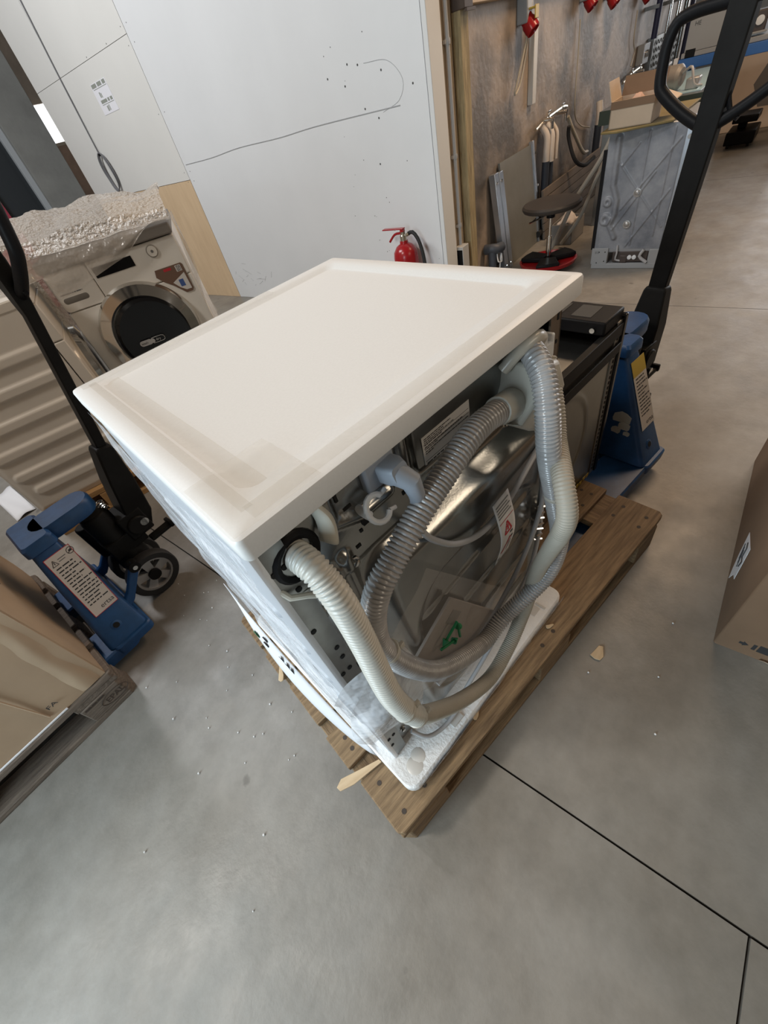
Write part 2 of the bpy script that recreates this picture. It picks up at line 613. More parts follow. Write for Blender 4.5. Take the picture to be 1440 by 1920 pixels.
# skirting ledge of dirty boards behind the dishwasher
# rooms beyond the left end
GREYC = mat('bare_concrete', (0.30, 0.305, 0.29), 0.8, var=0.2, vscale=2.4, bump=0.15, bscale=30)
struct(MB().box(0.13, 0.66, 6.5, 6.9, 0, 4.0).build('pillar_1', GREYC, loc=G(0, 0), rz=B, bevel=0.01))
for z in (1.30, 1.40):
    pass
struct(MB().box(-0.52, 0.06, 6.62, 6.70, 0, 1.93).build('door_1', mat('anthracite_door', (0.03, 0.037, 0.043), 0.5), loc=G(0, 0), rz=B, bevel=0.004))
struct(MB().box(0.055, 0.13, 6.56, 6.72, 0, 2.6).build('trim_4', mat('door_frame_grey', (0.50, 0.54, 0.57), 0.6), loc=G(0, 0), rz=B, bevel=0.003))
struct(MB().box(-3.5, 0.12, 6.75, 6.9, 0, 4.0).build('wall_beyond', mat('pale_wall', (0.42, 0.45, 0.46), 0.8, var=0.06), loc=G(0, 0), rz=B))
o = thing('red_sheet', 'deep pink-red upright sheet before the anthracite door', 'panel', G(-0.44, 6.50), B)
MB().box(-0.75, 0.0, 0.0, 0.02, 0.0, 1.45).build('sheet', mat('pink_red', (0.42, 0.05, 0.085), 0.5), o, bevel=0.003)
MB().box(-0.7, -0.05, 0.02, 0.06, 0.0, 0.04).build('foot_rail', BLACK, o)
# brick-brown infill, window strip and lintel between pillar and board wall
BRN = mat('brown_brickwork', (0.60, 0.43, 0.33), 0.8, var=0.2, vscale=6)
wc = struct(MB().box(0.60, 2.2, 8.02, 8.2, 0, 1.72).build('wall_rear', BRN, loc=G(0, 0), rz=B))
struct(MB().box(0.60, 2.2, 8.02, 8.2, 2.24, 4.0).build('wall_lintel', mat('brown_lintel', (0.62, 0.54, 0.46), 0.8, var=0.15), loc=G(0, 0), rz=B))
w1 = struct(MB().box(0.60, 2.2, 8.0, 8.03, 2.20, 2.25).box(0.60, 2.2, 8.0, 8.03, 1.70, 1.74).box(1.7, 1.73, 8.0, 8.03, 1.74, 2.2).build('window_1', mat('light_frame', (0.70, 0.60, 0.48), 0.5), loc=G(0, 0), rz=B))
MB().box(0.60, 2.2, 8.06, 8.07, 1.74, 2.20).build('pane', mat('daylight_pane', (0.95, 0.97, 1.0), 0.4, emit=2.2), w1)
struct(MB().box(0.7, 1.6, 7.9, 8.0, 0, 1.02).build('trim_5', mat('dark_brown_board', (0.09, 0.055, 0.035), 0.7), loc=G(0, 0), rz=B))
# far end of the hall, with its gate of lit panes
wf = struct(MB().box(12.6, 12.8, -9, 1.2, 0, 0.9).box(12.6, 12.8, -9, 1.2, 3.6, 5.0).box(12.6, 12.8, 0.2, 3.0, 0, 5).build('wall_far', mat('pale_far_wall', (0.55, 0.55, 0.54), 0.8), loc=G(0, 0), rz=B))
w2 = struct(MB().box(12.55, 12.62, -9, 0.2, 0.9, 0.98).box(12.55, 12.62, -9, 0.2, 3.52, 3.6).build('window_2', ZINC, loc=G(0, 0), rz=B))
for k in range(7):
    y = -8.9 + k * 1.3
    MB().box(12.56, 12.6, y, y + 1.22, 0.98, 3.52).build('pane', mat('daylight_far_pane', (0.93, 0.97, 1.0), 0.4, emit=1.8), w2)
# ------------------------------------------------------------------ pallets
def make_pallet(name, label, loc, rz, mx, my, seed, group=None):
    t = thing(name, label, 'pallet', loc, rz, group)
    rn = random.Random(seed)

    def board(x0, x1, y0, y1, z0, z1, m, ch=0.0, nm='board'):
        mb = MB()
        j = lambda a: rn.uniform(-a, a)
        if ch:   # both outer corners sawn off
            c = ch
            if nm == 'board' and y0 < 0.01:
                p = [(x0 + c, y0), (x1 - c, y0), (x1, y0 + c), (x1, y1), (x0, y1), (x0, y0 + c)]
            else:
                p = [(x0, y0), (x1, y0), (x1, y1 - c), (x1 - c, y1), (x0 + c, y1), (x0, y1 - c)]
            mb.prism(p, z0, z1)
        else:
            mb.box(x0 + j(.004), x1 + j(.004), y0 + j(.002), y1 + j(.002), z0, z1)
        return mb.build(nm, m, t, bevel=0.003)
    tops = [(0, .145), (.1865, .2865), (.3275, .4725), (.5135, .6135), (.655, .80)]
    for i, (a, b) in enumerate(tops):
        board(0, 1.2, a, b, .1225, .144, mx, .012 if i in (0, 4) else 0)
    for x in (0, .5275, 1.055):
        board(x, x + .145, 0.002, .798, .1005, .122, my, 0, 'stringer')
    for ix, x in enumerate((0, .5275, 1.055)):
        for y0, y1 in ((0, .1), (.3275, .4725), (.7, .8)):
            c = .02
            xa, xb = x, x + .145
            if ix == 0:
                p = [(xa + c, y0), (xb, y0), (xb, y1), (xa + c, y1), (xa, y1 - c), (xa, y0 + c)]
            elif ix == 2:
                p = [(xa, y0), (xb - c, y0), (xb, y0 + c), (xb, y1 - c), (xb - c, y1), (xa, y1)]
            else:
                p = [(xa, y0), (xb, y0), (xb, y1), (xa, y1)]
            MB().prism(p, .0225, .100).build('block', mx, t, bevel=0.004)
    for i, (y0, y1) in enumerate(((0, .1), (.3275, .4725), (.7, .8))):
        board(0, 1.2, y0, y1, 0, .022, mx, .02 if i != 1 else 0)
    mb = MB()
    for x in (0.04, 0.10, .57, .63, 1.10, 1.16):
        for a, b in tops:
            for y in (a + .03, b - .03):
                xx, yy = x + rn.uniform(-.012, .012), y + rn.uniform(-.008, .008)
                mb.cyl((xx, yy, .1438), (xx, yy, .1446), .006, n=8)
    o = mb.build('nail', mat('nail_rust', (0.05, 0.035, 0.025), 0.7), t)
    o['kind'] = 'stuff'
    return t


make_pallet('pallet', 'brown wooden pallet carrying the washing machine seen from behind and the oven', (0, 0, 0), 0.0, WOOD, WOODY, 1)

# ------------------------------------------------------------------ the washing machine seen from behind
YAW = 0.053
MO = Vector((0.092, 0.0754, 0))
MX = Vector((math.cos(YAW), math.sin(YAW), 0))
MY = Vector((-math.sin(YAW), math.cos(YAW), 0))
wm = thing('washing_machine', 'white washing machine on foam tray, steel back with coiled hoses towards us', 'washing machine', MO, YAW)
TOPZ = 1.0263
W_, D_ = 0.608, 0.583
t = TOPZ - 0.030
MB().rrect([(0.002, W_ - .002, .002, D_ - .002, .007, t), (0, W_, 0, D_, .009, t + .004), (0, W_, 0, D_, .009, TOPZ - .005),
            (0.0015, W_ - .0015, .0015, D_ - .0015, .0085, TOPZ - .0015), (0.005, W_ - .005, .005, D_ - .005, .007, TOPZ),
            (0.040, W_ - .040, .050, D_ - .034, .020, TOPZ), (0.047, W_ - .047, .058, D_ - .041, .018, TOPZ - .0055),
            (0.052, W_ - .052, .063, D_ - .046, .016, TOPZ - .006)], seg=5).build('top_lid', WHITE_TOP, wm, smooth=True)
ZB = 0.180
x0, x1, y0, y1 = .0045, .6035, .033, .575
MB().rrect([(x0, x0 + .012, y0, y1, .004, ZB), (x0, x0 + .012, y0, y1, .004, t)], seg=2).build('side_panel', WHITE_DAYLIT, wm, smooth=True)
MB().box(x1 - .012, x1, y0 + .03, y1, ZB, t).build('side_panel', WHITE, wm, bevel=.003)
MB().box(x0 + .012, x1 - .012, y1 - .02, y1 + .025, ZB, t).build('front_panel', WHITE, wm, bevel=.004)
mb = MB()
for z in (.30, .42, .54, .66, .78):
    mb.rrect([(y0 + .06, y1 - .06, z, z + .03, .014, -.001), (y0 + .065, y1 - .065, z + .004, z + .026, .011, .004)], M=Matrix(((0, 0, -1, x0), (1, 0, 0, 0), (0, 1, 0, 0), (0, 0, 0, 1))))
mb.build('side_rib', WHITE_DAYLIT, wm, smooth=True)
MB().box(x0 + .02, x1 - .02, .08, y1 - .03, ZB, ZB + .02).build('base_plate', STEEL_D, wm)
for fx in (.06, .55):
    for fy in (.10, .52):
        MB().cyl((fx, fy, ZB), (fx, fy, ZB + .01), .022, .018).build('foot', RUBBER, wm)


# pressed steel back as a real relief
def back_off(u, z):
    h = 0.0
    d = sd_rr(u, z, .128, .580, .235, .815, .05)      # the big raised cover
    h += .036 * smooth01((.022 - d) / .046)
    d2 = sd_rr(u, z, .17, .545, .28, .70, .10)         # shallow dish inside
    h -= .010 * smooth01((.012 - d2) / .024)
    for k in range(4):                                   # ribs across the dish
        zz = .33 + .1 * k
        h += .005 * smooth01((.010 - abs(z - zz - .12 * (u - .35))) / .008) * smooth01(-d2 / .03)
    for pts in ([(.108, .965), (.108, .925), (.150, .905), (.200, .905)], [(.03, .872), (.075, .872), (.088, .855), (.088, .70)],
                [(.105, .865), (.105, .72), (.09, .66), (.09, .30)], [(.235, .97), (.235, .91), (.25, .895), (.40, .885)],
                [(.03, .80), (.055, .80)], [(.035, .50), (.075, .46), (.075, .25)]):
        d = sd_seg(u, z, pts)
        h += .009 * smooth01((.013 - d) / .011)
    for cx, cz, rr_ in ((.075, .60, .035),):
        d = abs(math.hypot(u - cx, z - cz) - rr_)
        h += .006 * smooth01((.008 - d) / .008)
    if z > .833:
        h += .004 * smooth01((z - .833) / .006)
    return -h


BY = .046


def bpt(a, b):
    u = x0 + .012 + a * (x1 - x0 - .024)
    z = ZB + .012 + b * (t - ZB - .012)
    return (u, BY + back_off(u, z), z)


MB().sheet(150, 200, bpt).build('back_panel', STEEL, wm, smooth=True, auto=False)
# side flanges with their punched holes
fl_ = MB().box(x0 + .002, x0 + .040, y0 + .001, y0 + .003, ZB + .005, t - .005).build('flange', STEEL_D, wm)
mb = MB()
for z in (.98, .93, .885, .80, .73, .70, .66, .56, .50, .42, .36, .30, .26):
    for dx in (.014, .028):
        if (int(z * 100) + int(dx * 1000)) % 3:
            mb.cyl((x0 + dx, y0 - .0002, z), (x0 + dx, y0 + .0008, z), .0042, n=10)
mb.box(x0 + .012, x0 + .03, y0 - .0002, y0 + .0008, .610, .616).box(x0 + .010, x0 + .022, y0 - .0002, y0 + .0008, .45, .47)
mb.build('hole', HOLE, fl_)
f2 = MB().box(x1 - .034, x1 - .002, y0 - .006, y0 - .003, ZB + .005, t - .004).box(x1 - .006, x1 - .002, y0 - .006, y0 + .03, ZB + .005, t - .004).build('flange', STEEL, wm)
mb = MB()
for k in range(20):
    z = .24 + k * .038
    mb.box(x1 - .015, x1 - .010, y0 - .0066, y0 - .0055, z, z + (.012 if k % 3 else .006))
mb.build('hole', HOLE, f2)
for u, z, w, h in ((.125, .955, .004, .014), (.135, .930, .012, .004), (.232, .880, .02, .006), (.215, .905, .022, .006), (.152, .895, .010, .020),
                   (.142, .880, .005, .005), (.50, .855, .006, .006), (.46, .848, .010, .004), (.565, .50, .006, .03), (.565, .42, .006, .03),
                   (.560, .62, .006, .02), (.13, .86, .008, .005), (.118, .845, .006, .006), (.30, .860, .006, .006)):
    y = BY + back_off(u, z)
    MB().box(u - w / 2, u + w / 2, y - .0012, y + .004, z - h / 2, z + h / 2).build('slot', HOLE, wm)
for u, z in ((.028, .70), (.115, .842), (.105, .60), (.030, .42), (.030, .30), (.06, .24), (.545, .86), (.30, .835), (.565, .70), (.565, .34), (.47, .84), (.045, .345)):
    y = BY + back_off(u, z)
    s = MB().lathe([(.0085, 0), (.0085, .0015), (.006, .0022), (.0055, .006), (.003, .0075)], (u, y + .0005, z), (0, -1, 0), 12).build('screw', CHROME, wm, smooth=True)
# upper dark vent opening with a hood
vent = MB().box(.375, .452, BY - .006, BY + .003, .892, .978).build('vent_recess', HOLE, wm)
# port for the drain hose: black collar, pale rubber flaps
pc = Vector((.050, BY, .925))
port = MB().lathe([(.034, .0), (.034, .010), (.030, .014), (.024, .012), (.024, .0)], pc, (0.1, -1, 0.05), 24).build('hose_port', BLACK, wm, smooth=True)
MB().tube([(.012, .040, .905), (.018, .028, .890), (.035, .022, .880), (.048, .018, .868), (.062, .016, .862), (.074, .010, .852)], .004, 8).build('gasket_lip', mat('pale_gasket', (.62, .60, .52), .5), wm, smooth=True)
mb = MB().sheet(10, 8, lambda a, b: (.082 + .022 * b + .008 * math.sin(a * 3.1), .044 - .016 * math.sin(b * 3.1) - .010 * a, .985 - .060 * a - .015 * b))
mb.build('gasket_flap', mat('pale_gasket', (.62, .60, .52), .5), wm, smooth=True, solid=.003)
# rating plate
LM = plane_m((.268, BY - .010, .893), (1, 0, 0), (0, 0, 1))
MB().box(.255, .462, BY - .0095, BY + .003, .885, .972).build('label_field', STEEL_D, wm, bevel=.002)
rp = MB().box(0, .102, 0, .052, 0, .0006, LM).build('rating_plate', LABEL, wm)
rp['label'] = 'pale rating plate with small black print'
rn = random.Random(5)
mb = MB()
for k, y in enumerate((.047, .044, .041, .0375, .034, .0305, .027, .0235)):
    bars_words(mb, LM @ Matrix.Translation((0, 0, .0006)), .004, (.060, .045, .066, .040, .085, .03, .098, .02)[k], y, .0013, rn, .0003)
bars(mb, LM @ Matrix.Translation((0, 0, .0006)), [(.002, .10, .0325, .0005), (.002, .10, .0115, .0005), (.002, .1, .039, .0004)], .0003)
bars_words(mb, LM @ Matrix.Translation((0, 0, .0006)), .004, .04, .007, .002, rn, .0003)
mb.build('printed_text', INK, rp)
# grey appliance plug in its socket
MB().box(.165, .215, BY - .016, BY, .930, .972).build('power_socket', GREYPL, wm, bevel=.004)
plug = MB()
plug.rrect([(-.016, .016, -.014, .014, .005, 0), (-.016, .016, -.014, .014, .006, .018), (-.012, .012, -.012, .012, .006, .030)], M=plane_m((.198, BY - .014, .950), (1, 0, .1), (0, .2, 1)))
plug.tube([(.198, .012, .950), (.204, -.004, .940), (.208, -.004, .918), (.209, -.002, .893), (.210, .002, .870)], .012, 12, rr=lambda a: .0155 - .009 * a)
for z in (.905, .897, .889):
    plug.lathe([(.010, 0), (.010, .003)], (.2088, -.0025, z), (0.05, .1, -1), 12)
plug.build('power_plug', GREYPL, wm, smooth=True)
# white C-shaped cable clip
mb = MB()
arc = [(.163 + .016 * math.cos(R(a)), BY - .026 + .016 * math.sin(R(a)) * .55, .916 + .016 * math.sin(R(a))) for a in range(40, 321, 20)]
mb.tube(arc, .004, 8)
mb.tube([arc[0], (arc[0][0] + .010, arc[0][1], arc[0][2] + .003)], .003, 8)
mb.tube([arc[-1], (arc[-1][0] + .010, arc[-1][1], arc[-1][2] - .003)], .003, 8)
mb.cyl((.148, BY - .026, .916), (.148, BY, .916), .006)
mb.build('cable_clip', CLIPM, wm, smooth=True)
# translucent valve housing for the inlet hose, with its white bracket
vh = MB().loft([[(.455, BY - .066, .960), (.520, BY - .064, .940), (.520, BY, .945), (.455, BY, .965)],
                [(.445, BY - .078, .925), (.530, BY - .072, .895), (.528, BY, .895), (.448, BY, .925)],
                [(.420, BY - .062, .885), (.533, BY - .050, .800), (.533, BY - .005, .800), (.425, BY - .005, .885)],
                [(.405, BY - .058, .895), (.470, BY - .050, .838), (.470, BY - .02, .838), (.405, BY - .02, .890)]]).build('valve_housing', VALVE, wm, bevel=.006)
MB().cyl((.437, .010, .905), (.392, .004, .921), .024, .021, 20).build('hose_collar', VALVE, wm, smooth=True)
MB().tube([(.440, BY - .02, .955), (.455, BY - .035, .978), (.485, BY - .042, .985), (.515, BY - .035, .972), (.525, BY - .02, .95)], .009, 10).build('hose_bow', VALVE, wm, smooth=True)
MB().box(.532, .566, BY - .030, BY - .004, .885, .945).box(.532, .545, BY - .030, BY - .004, .94, .962).box(.556, .566, BY - .03, BY - .004, .94, .955).build('hose_bracket', CLIPM, wm, bevel=.003)
MB().box(.535, .585, BY - .034, BY, .868, .882).build('bracket_strap', STEEL_D, wm, bevel=.002)
# drain hose and inlet hose loops
H1 = [(.050, .050, .928), (.052, .026, .930), (.053, .0, .920), (.053, -.02, .882), (.051, -.03, .806), (.046, -.04, .729), (.044, -.048, .666), (.050, -.056, .606),
      (.062, -.060, .560), (.087, -.062, .513), (.161, -.060, .403), (.256, -.060, .328), (.345, -.052, .334), (.411, -.046, .392), (.436, -.055, .519), (.415, -.085, .640), (.388, -.112, .735), (.385, -.118, .785), (.409, -.095, .821), (.470, -.050, .835), (.500, -.024, .88), (.53, .01, .93)]
MB().tube(H1[:9], .0165, 18, pitch=.0060, amp=.11).build('drain_hose', HOSE_W, wm, smooth=True, auto=False)
o = MB().tube(H1[8:], .0150, 16, pitch=.0048, amp=.05).build('drain_hose', HOSE_G, wm, smooth=True, auto=False)
o['label'] = 'brown-grey lower run of the drain hose'
HOSE_G.node_tree.nodes['Principled BSDF'].inputs['Base Color'].default_value = (.40, .37, .31, 1)
H2 = [(.412, .006, .918), (.394, .004, .920), (.355, .002, .926), (.310, -.002, .924), (.258, -.006, .909), (.202, -.010, .891), (.139, -.014, .861), (.102, -.014, .834), (.082, -.010, .78), (.079, -.008, .705), (.105, -.02, .61),
      (.161, -.026, .506), (.277, -.026, .413), (.357, -.03, .425), (.447, -.068, .504), (.481, -.072, .597), (.467, -.062, .709), (.430, -.06, .838), (.433, -.05, .908), (.452, -.03, .949), (.475, -.0, .966), (.513, .036, .952)]
MB().tube(H2, .0165, 18, pitch=.0062, amp=.12).build('inlet_hose', HOSE_T, wm, smooth=True, auto=False)
# clear hose ties
for p, a in (((.050, -.056, .606), (.3, 0, -1)), ((.062, -.060, .556), (.3, 0, -1)), ((.085, -.010, .690), (.2, 0, -1)), ((.460, -.062, .735), (-.2, 0, 1))):
    mb = MB().lathe([(.0185, -.005), (.0195, 0), (.0185, .005)], p, a, 16)
    mb.box(p[0] + .015, p[0] + .024, p[1] - .012, p[1] - .006, p[2] - .006, p[2] + .006)
    mb.build('hose_tie', VALVE, wm, bevel=.001)
# mains lead
MB().tube([(.210, .002, .872), (.213, .006, .850), (.212, .004, .832), (.231, .002, .796), (.274, .0, .746), (.336, -.003, .718), (.408, -.004, .729), (.483, .002, .754), (.532, .006, .770),
           (.546, .004, .75), (.545, .0, .689), (.523, -.004, .583), (.443, -.006, .477), (.297, -.008, .397), (.157, -.004, .400)], .0052, 10, step=.012).build('power_cable', CABLE, wm, smooth=True)
MB().tube([(.55, .012, .72), (.552, .006, .60), (.535, .0, .48), (.492, -.004, .394), (.414, -.006, .335), (.305, -.008, .27), (.223, -.01, .235), (.194, -.012, .200), (.138, -.012, .190), (.09, .0, .205), (.07, .03, .23)], .0052, 10, step=.012).build('power_cable', CABLE, wm, smooth=True)
mb = MB()
for k in range(7):
    mb.tube([(.53 + wob(k, 1) * .01, .006 - k % 2 * .006, .60 - k * .018), (.545, -.004, .595 - k * .018), (.54, .008, .585 - k * .018)], .003, 6)
mb.build('twist_tie', CHROME, wm, smooth=True)
# warning tag round the lead
tg = MB()
TAGF = lambda a, b: Vector((.357 + .050 * a + .006 * b, -.012 - .010 * math.sin(b * 4.2 - .4) + .004 * a, .762 - .172 * b))
tg.sheet(6, 16, TAGF)
tag_o = tg.build('warning_tag', LABEL, wm, smooth=True, solid=.0006)
tag_o['label'] = 'white paper tag with red warning print'


def on_tag(mb, a0, a1, b0, b1, off=.0012):
    n = 4
    mb.sheet(2, n, lambda a, b: TAGF(a0 + (a1 - a0) * a, b0 + (b1 - b0) * b) + Vector((0, -off, 0)))


mb = MB()
for k, b in enumerate((.05, .085, .12, .155, .19)):
    on_tag(mb, .10, .9 - .12 * (k % 2), b, b + .014)
mb.build('printed_text', INKG, tag_o)
mb = MB()
on_tag(mb, .05, .95, .262, .270)
for (a, b), (c, d) in (((.28, .46), (.50, .30)), ((.50, .30), (.72, .46)), ((.28, .46), (.72, .46))):
    n = 6
    for i in range(n):
        p, q = i / n, (i + 1) / n
        aa, bb = a + (c - a) * (p + q) / 2, b + (d - b) * (p + q) / 2
        on_tag(mb, aa - .04, aa + .04, bb - .013, bb + .013)
on_tag(mb, .46, .54, .36, .43)
for i in range(8):
    on_tag(mb, .30 + .05 * i - .06, .30 + .05 * i + .05, .74 - .022 * i, .775 - .022 * i)
on_tag(mb, .16, .34, .76, .80)
mb.build('printed_warning', REDP, tag_o)
mb = MB()
on_tag(mb, .62, .80, .50, .53)
for i in range(5):
    on_tag(mb, .56, .86, .68 + .04 * i, .692 + .04 * i)
on_tag(mb, .10, .30, .92, .95)
on_tag(mb, .72, .86, .60, .64)
mb.build('printed_symbol', INK, tag_o)

# yellow-clear tape along the lid edges
tp = thing('clear_tape', 'clear adhesive tape stuck along the edges of the white lid', 'tape', MO, YAW)
z = TOPZ + .0006
mb = MB()
mb.sheet(20, 4, lambda a, b: (.026 + .045 * b, .03 + .53 * a, z - (.0052 * smooth01((.026 + .045 * b - .040) / .008))))
mb.build('strip', TAPE, tp, smooth=True)
mb = MB()
mb.sheet(24, 3, lambda a, b: (.03 + .56 * a, .012 + .024 * b, z + .0003 * math.sin(a * 60 + b * 3)))
mb.build('strip', TAPE, tp, smooth=True)
mb = MB()
mb.sheet(24, 3, lambda a, b: (.015 + .40 * a, D_ - .036 + .03 * b, z + .0005))
mb.build('strip', TAPE, tp, smooth=True)
mb = MB()
mb.sheet(12, 10, lambda a, b: (.004 + .10 * a, .004 + .11 * b, z + .0012 + .0022 * abs(wob(a * 3, b * 3, 1))))
mb.build('corner_patch', TAPE, tp, smooth=True)

# foam tray below
ft = thing('foam_tray', 'white foam transport tray under the washing machine seen from behind', 'foam tray', MO, YAW)
MB().rrect([(-.018, .632, -.040, .655, .025, .1449), (-.020, .634, -.043, .657, .028, .150), (-.020, .634, -.043, .657, .028, .174), (-.016, .630, -.039, .653, .026, .1795),
            ], seg=5).build('slab', FOAM, ft, smooth=True)
mb = MB()
rn = random.Random(8)
for k in range(26):
    a = rn.uniform(.02, .6)
    mb.sheet(3, 2, lambda p, q: (a + .05 * p - .02, -.0445 - .004 * q - .003 * abs(wob(a * 9 + p, q)), .150 + .026 * q))
mb.build('shrink_film', FILM_W, ft, smooth=True)
mb = MB()
mb.lathe([(.020, 0), (.017, .0010), (.001, .0013)], (.026, -.010, .1796), (0, 0, 1), 14).lathe([(.018, 0), (.015, .0010), (.001, .0013)], (.046, -.002, .1797), (0, 0, 1), 14, Matrix.Translation((0, 0, 0)))
mb.build('scar', mat('melted_scar', (.64, .60, .55), .3), ft, smooth=True)
for a in ((.150, .185, -.030, .02, .1797, .1835), (.520, .55, -.02, .02, .1797, .1805), (.555, .562, -.03, .0, .1797, .181)):
    MB().box(*a).build('dent', mat('foam_pocket', (.55, .53, .50), .5), ft, bevel=.0004)

# document bag with booklet on the back
bag = thing('document_bag', 'clear plastic bag taped flat on the steel back, green recycling mark', 'plastic bag', MO, YAW)


def bagf(a, b):
    u = .195 + .225 * a - .235 * b * .9 + .04 * a * b
    zz = .775 - .345 * a - .150 * b
    return (u, -.006 + .004 * wob(a * 4, b * 4, 2) - .003 * math.sin(b * 3), zz)


MB().sheet(22, 24, bagf).build('film', BAG, bag, smooth=True)
mb = MB()
c = Vector((.214, -.014, .540))
for k in range(3):
    a0 = 60 + 120 * k
    v0 = Vector((c.x + .036 * math.cos(R(a0)), c.y, c.z + .036 * math.sin(R(a0))))
    v1 = Vector((c.x + .036 * math.cos(R(a0 + 120)), c.y, c.z + .036 * math.sin(R(a0 + 120))))
    p, q = v0.lerp(v1, .02), v0.lerp(v1, .66)
    mb.tube([p, q], .0030, 6)
    mb.cyl(q, v0.lerp(v1, .88), .0075, .0005, 8)
mb.build('recycling_mark', GREENP, bag, smooth=True)
bk = thing('instruction_booklet', 'brown-grey instruction booklet inside the clear bag behind the hoses', 'booklet', MO, YAW)
BKM = plane_m((.107, .008, .545), (.496, 0, -.868), (.86, 0, .5))
MB().box(0, .275, 0, .155, 0, .006, BKM).build('cover', mat('booklet_cover', (.27, .23, .20), .6, var=.08), bk, bevel=.001)
MB().box(.035, .075, .105, .135, .006, .0066, BKM).build('printed_block', mat('booklet_dark', (.17, .145, .13), .6), bk)
# clear flap of the torn film round the drain hose
fp = thing('torn_film_flap', 'milky clear plastic flap over the left edge, behind the beige hose', 'plastic film', MO, YAW)


def flapf(a, b):
    s = .5 + .5 * math.sin(b * math.pi)
    u = -.022 + .135 * a + .010 * math.sin(b * 7)
    zz = .640 - .24 * b + .05 * math.sin(a * 3.3) - .06 * a * (b - .4)
    return (u, .018 - .045 * math.sin(min(a * 1.4, 1) * 2.0) * s + .008 * wob(a * 3, b * 3), zz)


MB().sheet(20, 20, flapf).build('film', FILM_W, fp, smooth=True)

# crumpled film and white strap down the left flank
sf = thing('shrink_film', 'crumpled shiny film hanging down the left flank of the nearest washing machine', 'plastic film', MO, YAW)


def sff(a, b):
    y = .030 + .55 * a
    zz = .985 - .74 * b
    return (x0 - .004 - .010 * b - .010 * abs(wob(a * 1.6, b * 11, 5)) - .005 * math.sin(b * 14 + a * 3) ** 2, y, zz)


MB().sheet(26, 60, sff).build('film', FILM_W, sf, smooth=True)
st = thing('packing_band', 'white packing band with small green and black marks, bulging off the left flank', 'strap', MO, YAW)


def stf(a, b):
    y = .045 + .34 * a
    bul = math.sin(min(1, a * 1.0) * math.pi) ** 0.7
    return (x0 - .026 - .022 * bul * b - .006 * bul, y, .56 - .24 * (1 - a) + .08 * a - .06 * b)


MB().sheet(26, 3, stf).build('band', PAPER, st, smooth=True, solid=.001)
mb = MB()
mb2 = MB()
for a, b in ((.72, .35), (.72, .6)):
    p = Vector(stf(a, b))
    mb.cyl(p + Vector((-.0018, 0, 0)), p + Vector((-.0008, 0, 0)), .009, n=6)
for a in (.60, .56, .53):
    p = Vector(stf(a, .3))
    mb.box(p.x - .0020, p.x - .0010, p.y - .005, p.y + .003, p.z - .010, p.z + .010)
p = Vector(stf(.80, .8))
mb2.cyl(p + Vector((-.0022, 0, 0)), p + Vector((-.0010, 0, 0)), .011, n=6)
mb.build('printed_mark', INK, st)
mb2.build('printed_mark', GREENP, st)

# ------------------------------------------------------------------ the oven on the same pallet
ov = thing('built_in_oven', 'steel-sided oven carcass with black front and open black top, on the pallet', 'oven', MO, YAW)
ox0, ox1, oy0, oy1, oz0, oz1 = .665, 1.150, .140, .69, .145, .690
OVS = mat('oven_steel', (0.33, 0.33, 0.30), 0.30, 1.0, var=.15, vscale=5, bump=.02, bscale=80)


def ovside(a, b):
    u = ox0 + (ox1 - ox0) * a
    zz = oz0 + (oz1 - oz0) * b
    d = math.hypot((u - .885) / 1.0, (zz - .42) / 1.1)
    h = .004 * smooth01((.012 - abs(d - .165)) / .012)
    return (u, oy0 - h, zz)


MB().sheet(80, 80, ovside).box(ox0, ox1, oy0 + .0005, oy1, oz0, oz0 + .01).build('side_panel', OVS, ov, smooth=True, auto=False)
MB().box(ox0, ox0 + .004, oy0, oy1, oz0, oz1).box(ox0, ox1, oy1 - .004, oy1, oz0, oz1).build('carcass', OVS, ov)
MB().box(ox1, ox1 + .028, oy0 - .004, oy0 + .03, oz0, oz1 + .01).build('perforated_flange', STEEL_D, ov, bevel=.002)
mb = MB()
for k in range(30):
    zz = oz0 + .02 + k * .0172
    mb.box(ox1 + .009, ox1 + .015, oy0 - .0052, oy0 - .0035, zz, zz + .009)
mb.build('hole', HOLE, ov)
MB().box(ox1 + .028, ox1 + .046, oy0 - .010, oy1, oz0, oz1 + .02).build('front_frame', BLACKG, ov, bevel=.003)
MB().box(ox0, ox1 + .03, oy0 - .008, oy0 + .012, oz1 - .035, oz1 + .002).box(ox0, ox1 + .03, oy0 - .011, oy0 - .006, oz1 - .085, oz1 - .055).build('top_rail', BLACKP, ov, bevel=.002)
MB().box(ox0, ox1, oy0 + .012, oy1 - .01, oz1 - .045, oz1 - .035).build('top_plate', STEEL_D, ov)
MB().box(ox0 + .05, ox0 + .22, oy0 + .03, oy0 + .20, oz1 - .035, oz1 - .005).box(ox0 + .30, ox0 + .46, oy0 + .15, oy0 + .42, oz1 - .035, oz1 - .012).build('control_box', BLACKP, ov, bevel=.006)
MB().box(ox1 - .075, ox1 + .035, oy0 + .0, oy1, oz1 + .004, oz1 + .040).build('vent_cover', BLACK, ov, bevel=.005)
mb = MB()
for k in range(6):
    y = oy0 + .05 + k * .085
    mb.box(ox1 - .055, ox1 + .015, y, y + .055, oz1 + .0395, oz1 + .0412)
mb.build('vent_slot', mat('dusty_black', (.05, .047, .042), .8), ov)
for p in ((ox1 - .078, oy0 + .03, oz1 + .02), (ox1 - .078, oy0 + .20, oz1 + .02)):
    MB().cyl(p, (p[0] - .006, p[1], p[2]), .007, n=10).build('screw', CHROME, ov)
MB().lathe([(.011, 0), (.011, .006), (.006, .010)], (.80, oy0 - .001, .52), (0, -1, 0), 14).build('stud', CHROME, ov, smooth=True)
mb = MB()
